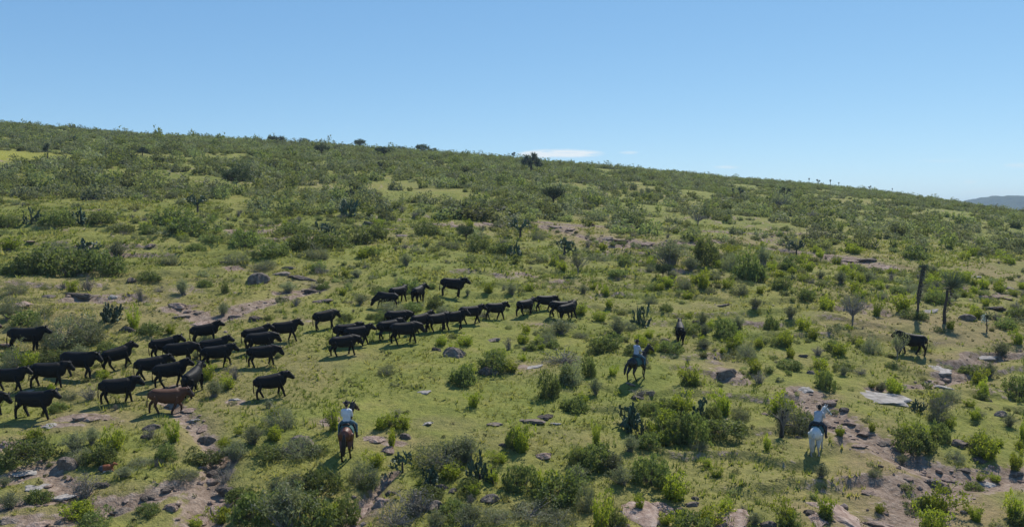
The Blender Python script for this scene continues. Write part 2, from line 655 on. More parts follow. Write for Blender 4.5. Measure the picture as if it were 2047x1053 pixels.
M['leather'] = plain_material('leather', [(.3, (.020, .012, .008)), (.7, (.05, .028, .017))], 16, .5, .4, .2)
M['blanket'] = plain_material('blanket', [(.3, (.035, .075, .07)), (.7, (.08, .14, .13))], 18, .9, .1, .3)
M['bark'] = plain_material('bark', [(.3, (.035, .028, .022)), (.5, (.075, .06, .05)), (.75, (.13, .11, .095))], 9, .9, .15, .8, .03, stretch=(1, 1, .3))
M['twig'] = plain_material('twig', [(.3, (.075, .062, .05)), (.7, (.17, .15, .125))], 6, .9, .1, .3)
M['twig_pale'] = plain_material('twig_pale', [(.3, (.14, .125, .115)), (.7, (.27, .245, .225))], 6, .9, .1, .3)
M['rock'] = plain_material('rock', [(.22, (.062, .050, .041)), (.42, (.145, .118, .096)), (.58, (.225, .182, .150)), (.78, (.33, .278, .235))], 3.4, .95, .1, 1.0, .12, 9, .2)
M['rock_pink'] = plain_material('rock_pink', [(.22, (.11, .072, .056)), (.42, (.22, .155, .122)), (.58, (.31, .235, .192)), (.78, (.41, .34, .29))], 3.4, .95, .1, 1.0, .12, 9, .18)
M['rock_pale'] = plain_material('rock_pale', [(.22, (.14, .125, .11)), (.42, (.26, .235, .21)), (.58, (.36, .33, .30)), (.78, (.46, .43, .40))], 2.8, .95, .1, 1.0, .10, 9, .12)
M['rock_dark'] = plain_material('rock_dark', [(.22, (.042, .034, .029)), (.42, (.095, .077, .064)), (.6, (.155, .127, .106)), (.78, (.235, .20, .172))], 3.2, .95, .1, 1.0, .12, 9, .2)
M['lime'] = leaf_material('leaf_lime', (.115, .15, .024), (.23, .265, .034), (.36, .37, .046), .5)
M['far_lime'] = leaf_material('leaf_hillside_lime', (.115, .135, .048), (.170, .192, .064), (.235, .25, .085), .45)
M['leafy'] = leaf_material('leaf_green', (.075, .098, .038), (.135, .165, .056), (.215, .242, .080), .45)
M['thorn'] = leaf_material('leaf_greygreen', (.105, .118, .070), (.180, .192, .112), (.265, .272, .165), .40, .3, .25, .4, .5)
M['dark_leaf'] = leaf_material('leaf_dark', (.030, .042, .024), (.055, .072, .038), (.09, .11, .055), .3)
M['dry'] = leaf_material('leaf_dry', (.10, .088, .074), (.175, .158, .135), (.26, .24, .205), .25)
M['pad'] = leaf_material('cactus_pad', (.028, .052, .026), (.050, .082, .042), (.085, .125, .070), .06, gloss=.4)
M['yucca'] = leaf_material('yucca_leaf', (.050, .070, .044), (.085, .110, .072), (.15, .18, .125), .15)
M['yucca_dead'] = leaf_material('yucca_dead', (.06, .05, .04), (.11, .095, .08), (.17, .15, .125), .1)
M['far'] = leaf_material('leaf_hillside', (.095, .112, .050), (.160, .180, .080), (.240, .248, .116), .48, .5, .2, .5, .7)
M['grass'] = leaf_material('grass_blade', (.105, .125, .034), (.19, .205, .050), (.29, .255, .10), .42, .3)
M['herb'] = leaf_material('herb_leaf', (.075, .085, .030), (.14, .14, .052), (.22, .19, .10), .35, .5)

# ------------------------------------------------------------------ ground sheet
def build_ground():
    ys = [np.linspace(-60, 24, 26)[:-1]]
    y = 24.0
    lst = []
    while y < 7000:
        lst.append(y)
        if y < 120:
            r = .0040
        elif y < 480:
            r = .0085
        else:
            r = .045
        y += y * r
    ys = np.concatenate([ys[0], lst])
    tc = np.concatenate([np.linspace(-2.6, -.78, 34)[:-1], np.linspace(-.78, .78, 700), np.linspace(.78, 2.6, 34)[1:]])
    w = np.sqrt(ys ** 2 + 14 ** 2)
    X = tc[None, :] * w[:, None]
    Y = np.broadcast_to(ys[:, None], X.shape)
    Z = H(X, Y)
    z0 = base_h(X, Y) + und_h(X, Y)
    scarp = terrace(X, Y, z0)[1]
    soil = np.zeros(X.shape)
    near = (Y > 18) & (Y < 170)
    xn, yn = X[near], Y[near]
    dep, gm = gully_field(xn, yn)
    s = gm * 1.05
    wob = (fbm(xn, yn, 2.4, 3, 12) - .5) * 1.1
    for (cx, cy, rx, ry, k) in SOIL:
        if k <= 0:
            continue
        q = np.sqrt(((xn - cx) / rx) ** 2 + ((yn - cy) / ry) ** 2) + wob
        s = np.maximum(s, k * (1 - sstep(.45, 1.25, q)))
    soil[near] = s
    halo = np.zeros(X.shape)
    hs = gm ** .5 * .5
    for (cx, cy, rx, ry, k) in SOIL:
        q = np.sqrt(((xn - cx) / (rx * 1.8 + .6)) ** 2 + ((yn - cy) / (ry * 1.8 + .6)) ** 2) + wob * .7
        hs = np.maximum(hs, k * (1 - sstep(.3, 1.2, q)))
    halo[near] = hs
    soil = np.clip(soil * .88 + scarp * .5 + (fbm(X, Y, 7.5, 3, 61) - .58) * .9 * (1 - sstep(90, 130, Y)), 0, 1)
    dry = sstep(.54, .76, fbm(X, Y, 15, 3, 77)) * .5 * (1 - .6 * sstep(80, 120, Y))
    dry = np.clip(np.maximum(dry, halo * .85) + .42 * sstep(.42, .64, fbm(X, Y, 6, 3, 79)) * (.10 + .75 * sstep(-5, 14, X)) * (1 - sstep(110, 150, Y)), 0, 1)
    yc = cast([25, 10], [315, 314], H)
    yel = np.clip(1.3 - np.hypot((X - yc[0, 0] + 4) / 16, (Y - yc[0, 1]) / 14) + (fbm(X, Y, 5, 2, 5) - .5) * .5, 0, 1)
    r, c = X.shape
    i = np.arange(r * c).reshape(r, c)
    F = np.stack([i[:-1, :-1], i[:-1, 1:], i[1:, 1:], i[1:, :-1]], -1).reshape(-1, 4)
    V = np.stack([X, Y, Z], -1).reshape(-1, 3)
    me = mesh_np('ground', V, F, True, M['ground'], {'soil': ('POINT', soil.ravel()), 'dry': ('POINT', dry.ravel()), 'yellow': ('POINT', yel.ravel())})
    o = link('ground', me)
    o['kind'] = 'structure'
    return o


build_ground()


def soil_at(x, y):
    dep, gm = gully_field(x, y)
    s = gm
    for (cx, cy, rx, ry, k) in SOIL:
        q = np.sqrt(((x - cx) / rx) ** 2 + ((y - cy) / ry) ** 2)
        s = np.maximum(s, k * (1 - sstep(.5, 1.1, q)))
    return s


def build_hills():
    """blue wooded hills across the valley, beyond the right shoulder of the ridge"""
    m, t = new_mat('wooded_hill')
    b, o = out_bsdf(t, .95, .05)
    n = noise(t, .02, 6, .7)
    L(t, ramp(t, n, [(.3, (.014, .026, .014)), (.5, (.026, .042, .02)), (.7, (.05, .065, .03))]), b.inputs['Base Color'])
    bump(t, b, noise(t, .05, 4), 1.0, 12)
    xs = np.linspace(700, 4200, 220)
    vs = np.linspace(0, 1, 60)
    X, Vv = np.meshgrid(xs, vs)
    Y = 2300 + Vv * 1500
    rid = 62 + 30 * np.exp(-((X - 1560) / 240) ** 2) + 30 * sstep(1500, 2600, X) + (fbm(X, X * 0, 160, 3, 4) - .5) * 22
    left = sstep(1640, 1880, X)
    prof = np.sin(np.pi * np.clip(Vv, 0, 1)) ** .8
    Z = -60 + prof * (77 + rid * left - 30 * (1 - left)) + (fbm(X, Y, 90, 4, 9) - .5) * 16 * prof + (fbm(X, Y, 22, 2, 19) - .5) * 9 * prof
    r, c = X.shape
    i = np.arange(r * c).reshape(r, c)
    F = np.stack([i[:-1, :-1], i[:-1, 1:], i[1:, 1:], i[1:, :-1]], -1).reshape(-1, 4)
    me = mesh_np('hills', np.stack([X, Y, Z], -1).reshape(-1, 3), F, True, m)
    link('hills', me)['kind'] = 'structure'


build_hills()

# ------------------------------------------------------------------ vegetation meshes (unit size: radius 1, height 1)
RNG = np.random.default_rng(7)


def unit(v):
    return v / (np.linalg.norm(v, axis=-1, keepdims=True) + 1e-9)


def leaves(rng, pos, ln, wd, droop=0.0, updir=None):
    """one quad per position, random attitude"""
    n = len(pos)
    a = unit(rng.normal(size=(n, 3)))
    if updir is not None:
        a = unit(a + updir)
    a[:, 2] -= droop
    a = unit(a)
    b = unit(np.cross(a, rng.normal(size=(n, 3))))
    ln = (ln * rng.uniform(.6, 1.35, n))[:, None]
    wd = (wd * rng.uniform(.6, 1.35, n))[:, None]
    v = np.stack([pos - a * ln - b * wd * .3, pos - b * wd + a * ln * .1, pos + a * ln, pos + b * wd + a * ln * .1], 1).reshape(-1, 3)
    f = np.arange(n * 4).reshape(n, 4)
    return v, f


def twig_mesh(name, segs, mat, sides=3):
    """thin tapered prisms; segs = list of (p0, p1, r0, r1)"""
    n = len(segs)
    p0 = np.array([s[0] for s in segs])
    p1 = np.array([s[1] for s in segs])
    r0 = np.array([s[2] for s in segs])[:, None]
    r1 = np.array([s[3] for s in segs])[:, None]
    d = unit(p1 - p0)
    s_ = unit(np.cross(d, np.array([.31, .52, .79])))
    u_ = np.cross(d, s_)
    V = []
    for k in range(sides):
        a = 2 * math.pi * k / sides
        q = math.cos(a) * s_ + math.sin(a) * u_
        V.append(p0 + q * r0)
    for k in range(sides):
        a = 2 * math.pi * k / sides
        q = math.cos(a) * s_ + math.sin(a) * u_
        V.append(p1 + q * r1)
    V = np.stack(V, 1).reshape(-1, 3)
    base = np.arange(n)[:, None] * (2 * sides)
    F = []
    for k in range(sides):
        j = (k + 1) % sides
        F.append(base + np.array([[k, j, sides + j, sides + k]]))
    return mesh_np(name, V, np.concatenate(F), False, mat)


def shrub(kind, seed, nclump, nleaf, ln, wd, sig, shape, mat, twigs, twmat, lobes=5):
    """leaf clumps spread through a lumpy crown; returns (foliage mesh, stem mesh)"""
    rng = np.random.default_rng(seed)
    ld_ = unit(np.c_[rng.normal(size=(lobes, 2)), rng.uniform(0, 1.2, lobes)])
    amp = rng.uniform(.05, .42, lobes)
    d = unit(np.c_[rng.normal(size=(nclump, 2)), rng.uniform(-.25, 1.25, nclump)])
    r = rng.uniform(.25, 1.0, nclump) ** .45
    lump = .68 + (np.clip(d @ ld_.T, 0, 1) ** 3 * amp).sum(1)
    shoot = rng.uniform(size=nclump) < .16
    r = np.where(shoot, r * rng.uniform(1.0, 1.32, nclump), r)
    p = d * (r * lump)[:, None]
    if shape == 'vase':
        z = np.clip(p[:, 2], 0, None)
        k = .34 + .66 * np.clip(z / .8, 0, 1)
        p[:, :2] *= k[:, None]
        p[:, 2] = np.abs(p[:, 2]) * .92 + .06
    elif shape == 'dome':
        p[:, 2] = np.abs(p[:, 2]) * .95 + .03
    elif shape == 'spray':
        # arching sprays from the foot
        az = rng.uniform(0, 2 * np.pi, nclump)
        t = rng.uniform(.25, 1, nclump)
        lean = rng.uniform(.05, 1.0, nclump)
        p = np.c_[np.cos(az) * lean * t ** 1.4, np.sin(az) * lean * t ** 1.4, t * (1.05 - .5 * lean * t)]
    elif shape == 'flat':
        p[:, 2] = .62 + p[:, 2] * .36
    cr = rng.uniform(0, 1, nclump)
    ci = np.repeat(np.arange(nclump), nleaf)
    pos = p[ci] + rng.normal(size=(len(ci), 3)) * sig * np.array([1, 1, .75])
    pos[:, 2] = np.maximum(pos[:, 2], .015)
    v, f = leaves(rng, pos, ln, wd, updir=np.array([0, 0, .35]))
    rn = np.clip(.55 * cr[ci] + .45 * rng.uniform(0, 1, len(ci)), 0, 1)
    fol = mesh_np('foliage', v, f, False, mat, {'rnd': ('FACE', rn)})
    segs = []
    foot = 4 if shape != 'flat' else 1
    feet = np.c_[rng.normal(size=(foot, 2)) * (.10 if shape != 'flat' else .02), np.full(foot, -.06)]
    for q in p[rng.permutation(nclump)[:twigs]]:
        b0 = feet[rng.integers(foot)]
        if shape == 'flat':
            fork = np.array([q[0] * .07, q[1] * .07, .34 + rng.uniform(-.05, .1)])
            segs.append((b0, fork, .034, .022))
            b0 = fork
        mid = b0 * .45 + q * .55 + rng.normal(size=3) * .06
        mid[2] = max(mid[2], .02)
        segs.append((b0, mid, .020, .013))
        segs.append((mid, q, .013, .006))
        tip = q + rng.normal(size=3) * .12
        segs.append((q, tip, .007, .003))
    st = twig_mesh('stems', segs, twmat)
    return fol, st


VAR = {}
VAR['lime'] = [shrub('lime', 100 + i, 85, 20, .058, .030, .085, 'vase', M['lime'], 26, M['twig']) for i in range(5)]
VAR['leafy'] = [shrub('leafy', 200 + i, 120, 20, .062, .034, .085, 'dome', M['leafy'], 26, M['twig'], 6) for i in range(5)]
VAR['thorn'] = [shrub('thorn', 300 + i, 150, 17, .050, .017, .095, ('dome', 'spray')[i % 2], M['thorn'], 60, M['twig_pale'], 6) for i in range(6)]
VAR['dry'] = [shrub('dry', 400 + i, 60, 10, .055, .014, .09, ('spray', 'dome')[i % 2], M['dry'], 58, M['twig_pale']) for i in range(3)]
VAR['tree'] = [shrub('tree', 500 + i, 95, 20, .062, .030, .10, 'flat', M['dark_leaf'], 30, M['bark'], 6) for i in range(3)]
VAR['palo'] = [shrub('palo', 550, 70, 13, .052, .018, .11, 'flat', M['thorn'], 40, M['twig_pale'], 6), shrub('palo', 551, 60, 6, .05, .014, .12, 'flat', M['dry'], 40, M['twig_pale'], 6)]
VAR['far'] = [shrub('far', 600 + i, 60, 9, .105, .055, .12, ('dome', 'dome', 'vase', 'dome')[i % 4], M['far'], 8, M['twig'], 6) for i in range(6)]
VAR['far_thorn'] = [shrub('farthorn', 650 + i, 46, 9, .12, .055, .13, 'dome', M['thorn'], 12, M['twig_pale'], 6) for i in range(3)]
VAR['far_lime'] = [shrub('farlime', 680 + i, 34, 9, .12, .06, .11, 'vase', M['far_lime'], 8, M['twig'], 5) for i in range(2)]


def pad_disc(c, nrm, up, w, h, th):
    """a cactus pad: flattened egg standing on its narrow end at c"""
    nrm = nrm / np.linalg.norm(nrm)
    side = np.cross(up, nrm)
    side /= np.linalg.norm(side) + 1e-9
    k = 10
    a = np.linspace(0, 2 * np.pi, k, endpoint=False)
    prof = 1 - .18 * np.sin(a + np.pi / 2 * 0)
    rim = c + up * h * (.5 + .5 * np.sin(a))[:, None] + side * (w * .5 * np.cos(a) * (1 + .18 * np.sin(a)))[:, None]
    inner = c + up * h * (.5 + .30 * np.sin(a))[:, None] + side * (w * .5 * .62 * np.cos(a))[:, None]
    V = np.vstack([inner + nrm * th, rim, inner - nrm * th, (c + up * h * .5 + nrm * th * 1.1)[None], (c + up * h * .5 - nrm * th * 1.1)[None]])
    F = []
    for i in range(k):
        j = (i + 1) % k
        F += [(i, j, k + j, k + i), (k + i, k + j, 2 * k + j, 2 * k + i), (3 * k, j, i, i), (3 * k + 1, 2 * k + i, 2 * k + j, 2 * k + j)]
    return V, F


def nopal(seed, trunk=.0, levels=4, start=5):
    rng = np.random.default_rng(seed)
    PV, PF, RN, k = [], [], [], 0

    def grow(c, up, lvl, size):
        nonlocal k
        nrm = unit(np.cross(up, rng.normal(size=3)))
        h = size * rng.uniform(.85, 1.15)
        V, F = pad_disc(c, nrm, up, h * .72, h, h * .07)
        PV.append(V)
        PF.extend([tuple(i + k for i in q) for q in F])
        RN.extend([rng.uniform()] * len(F))
        k += len(V)
        if lvl <= 0:
            return
        for _ in range(rng.integers(1, 4)):
            side = unit(np.cross(up, nrm))
            s = rng.uniform(-.9, .9)
            b = c + up * h * (.96 - .30 * abs(s)) + side * s * h * .36
            nu = unit(up * .75 + side * s * 1.3 + rng.normal(size=3) * .55 + np.array([0, 0, .10]))
            grow(b, nu, lvl - 1, size * rng.uniform(.82, 1.0))

    for i in range(start):
        az = rng.uniform(0, 6.28)
        up = unit(np.array([math.cos(az) * 1.0, math.sin(az) * 1.0, rng.uniform(.5, 1.1)]))
        grow(np.array([math.cos(az) * .10, math.sin(az) * .10, trunk - .04]), up, levels - (i % 2), .22)
    V = np.vstack(PV)
    s = max(np.abs(V[:, :2]).max(), 1e-3)
    hh = V[:, 2].max()
    V[:, :2] /= s
    V[:, 2] = np.where(V[:, 2] > 0, V[:, 2] / hh, V[:, 2])
    me = bpy.data.meshes.new('pads')
    F2 = [tuple(dict.fromkeys(q)) for q in PF]
    me.from_pydata([tuple(p) for p in V], [], F2)
    at = me.attributes.new('rnd', 'FLOAT', 'FACE')
    at.data.foreach_set('value', np.array(RN, np.float32))
    me.materials.append(M['pad'])
    t0 = trunk / hh if trunk else .12
    tv, tf = loft([(0, 0, -.08), (.02, .01, t0 * .5), (0, .02, t0 + .06)], [.09, .075, .07], (1, 0, 0), 8)
    tm = bpy.data.meshes.new('trunk')
    tm.from_pydata([tuple(p) for p in tv], [], tf)
    tm.materials.append(M['bark'])
    return me, tm


VAR['nopal'] = [nopal(700 + i, 0, 4, 6) for i in range(4)]
VAR['nopal_tree'] = [nopal(720 + i, .42, 4, 5) for i in range(2)]


def yucca_head(rng, c, up, rad, n, w):
    """rosette of stiff narrow leaves"""
    d = unit(rng.normal(size=(n, 3)) + up * (.55 if n < 400 else 2.0))
    ln = rad * (rng.uniform(.75, 1.1, n) if n < 400 else rng.uniform(.3, 1.1, n))[:, None]
    s = unit(np.cross(d, rng.normal(size=(n, 3)))) * w
    b = c + d * rad * .06
    V = np.stack([b - s, b + s, b + d * ln * .6 + s * .7 - np.array([0, 0, .03]), b + d * ln - np.array([0, 0, .06])], 1).reshape(-1, 3)
    return V, np.arange(n * 4).reshape(n, 4)


def yucca(seed, heads, lean=(.0, .0), crown=.26, skirt=True, shag=0.0, tk=1.2, nl=150, lw=.011):
    """heads: list of (x, y, z) head centres in unit height; trunk forks to them"""
    rng = np.random.default_rng(seed)
    VV, FF, RN, k = [], [], [], 0
    DV, DF, DR, dk = [], [], [], 0
    tubes = []
    fork = np.array([lean[0] * .45, lean[1] * .45, .45])
    for h in heads:
        h = np.array(h, float)
        v, f = yucca_head(rng, h, unit(h - fork * .6), crown, nl, lw)
        VV.append(v)
        FF.append(f + k)
        RN.append(rng.uniform(0, 1, len(f)))
        k += len(v)
        if skirt:
            n = 70
            d = unit(np.c_[rng.normal(size=(n, 2)), rng.uniform(-2.2, -.5, n)])
            b = h + (fork - h) * rng.uniform(0, .35, n)[:, None]
            ln = crown * rng.uniform(.4, .9, n)[:, None]
            s = unit(np.cross(d, rng.normal(size=(n, 3)))) * .011
            v = np.stack([b - s, b + s, b + d * ln * .6 + s * .6, b + d * ln], 1).reshape(-1, 3)
            DV.append(v)
            DF.append(np.arange(n * 4).reshape(n, 4) + dk)
            dk += len(v)
            DR.append(rng.uniform(0, 1, n))
        mid = fork * .4 + h * .6 + rng.normal(size=3) * .02
        tubes.append(loft([(0, 0, -.05), fork * .5 + rng.normal(size=3) * .015 * [1, 1, 0], fork, mid, h], [.036 * tk, .027 * tk, .024 * tk, .022 * tk, .020 * tk], (1, 0, 0), 8))
    if shag:
        n = int(220 * shag)
        tt = rng.uniform(.35, 1, n)[:, None]
        h = np.array(heads[0], float)
        b = fork * 0 + h * tt
        d = unit(np.c_[rng.normal(size=(n, 2)), rng.uniform(-.9, .5, n)])
        ln = .075 * rng.uniform(.5, 1.1, n)[:, None]
        s = unit(np.cross(d, rng.normal(size=(n, 3)))) * .009
        v = np.stack([b - s, b + s, b + d * ln * .6 + s * .6, b + d * ln], 1).reshape(-1, 3)
        DV.append(v)
        DF.append(np.arange(n * 4).reshape(n, 4) + dk)
        DR.append(rng.uniform(0, 1, n))
    cr = mesh_np('crown', np.vstack(VV), np.vstack(FF), False, M['yucca'], {'rnd': ('FACE', np.concatenate(RN))})
    dead = mesh_np('dead_leaves', np.vstack(DV), np.vstack(DF), False, M['yucca_dead'], {'rnd': ('FACE', np.concatenate(DR))}) if DV else None
    v, f = join_parts(tubes)
    tm = bpy.data.meshes.new('trunk')
    tm.from_pydata([tuple(p) for p in v], [], f)
    tm.materials.append(M['bark'])
    return cr, tm, dead


VAR['yucca'] = [
    yucca(800, [(.18, 0, .80), (-.22, .1, .76), (.02, -.2, .84), (-.05, .2, .66), (.40, .1, .62), (-.42, 0, .55), (.25, -.2, .48), (-.2, -.2, .45), (.5, 0, .40)]),
    yucca(801, [(0, 0, .9)], (0, 0), .16),
    yucca(802, [(.12, 0, .85), (-.14, .05, .72)], (0, 0), .2),
    yucca(803, [(.05, 0, .9), (.2, .1, .75), (-.22, 0, .82), (-.3, .1, .6)], (0, 0), .2),
]
VAR['leaning'] = [yucca(810, [(.10, 0, .93)], (.02, 0), .12, True, 1.3, .72, 150, .0042), yucca(811, [(.08, 0, .60)], (.04, 0), .36, False, .3, .9, 420, .0036)]


def rock_mesh(seed, flat=1.0, mat='rock', cuts=16, sub=4, rough=.08, lobe=1.0):
    rng = np.random.default_rng(seed)
    bm = bmesh.new()
    bmesh.ops.create_icosphere(bm, subdivisions=sub, radius=1)
    v = np.array([p.co[:] for p in bm.verts])
    v *= rng.uniform(.8, 1.15, 3)
    for _ in range(cuts):
        n = unit(rng.normal(size=3) * np.array([1, 1, .7]))
        o = rng.uniform(.55, .9)
        q = v @ n - o
        v = v - np.clip(q, 0, None)[:, None] * n * .92
    # cracks and ledges
    nn = np.zeros(len(v))
    for k in range(16):
        w = rng.normal(size=3) * (2.0 + k * 1.1) * np.array([1, 1, 1.6])
        nn += np.abs(np.sin(v @ w + rng.uniform(0, 6))) ** .6 / (1 + k * .30) - .5 / (1 + k * .30)
    v = v * (1 + rough * .55 * nn)[:, None]
    az = np.arctan2(v[:, 1], v[:, 0])
    lob = sum(lobe * rng.uniform(.05, .16) * np.sin(az * kk_ + rng.uniform(0, 6)) for kk_ in (2, 3, 5, 7))
    v[:, :2] *= (1 + lob)[:, None]
    v[:, 2] *= flat
    for p, c in zip(bm.verts, v):
        p.co = c
    me = bpy.data.meshes.new('rock')
    bm.to_mesh(me)
    bm.free()
    for p in me.polygons:
        p.use_smooth = False
    me.materials.append(M[mat])
    return me


ROCKS = {
    'rock': [rock_mesh(900 + i, .8) for i in range(4)],
    'rock_pink': [rock_mesh(920 + i, .7, 'rock_pink') for i in range(4)],
    'rock_pale': [rock_mesh(940 + i, .6, 'rock_pale') for i in range(3)],
    'rock_dark': [rock_mesh(960 + i, .8, 'rock_dark', 18, 4, .16) for i in range(4)],
    'slab': [rock_mesh(980 + i, .5, 'rock_pale', 26, 4, .07, .55) for i in range(3)],
    'slab_pink': [rock_mesh(990 + i, .5, 'rock_pink', 26, 4, .08, .55) for i in range(3)],
}

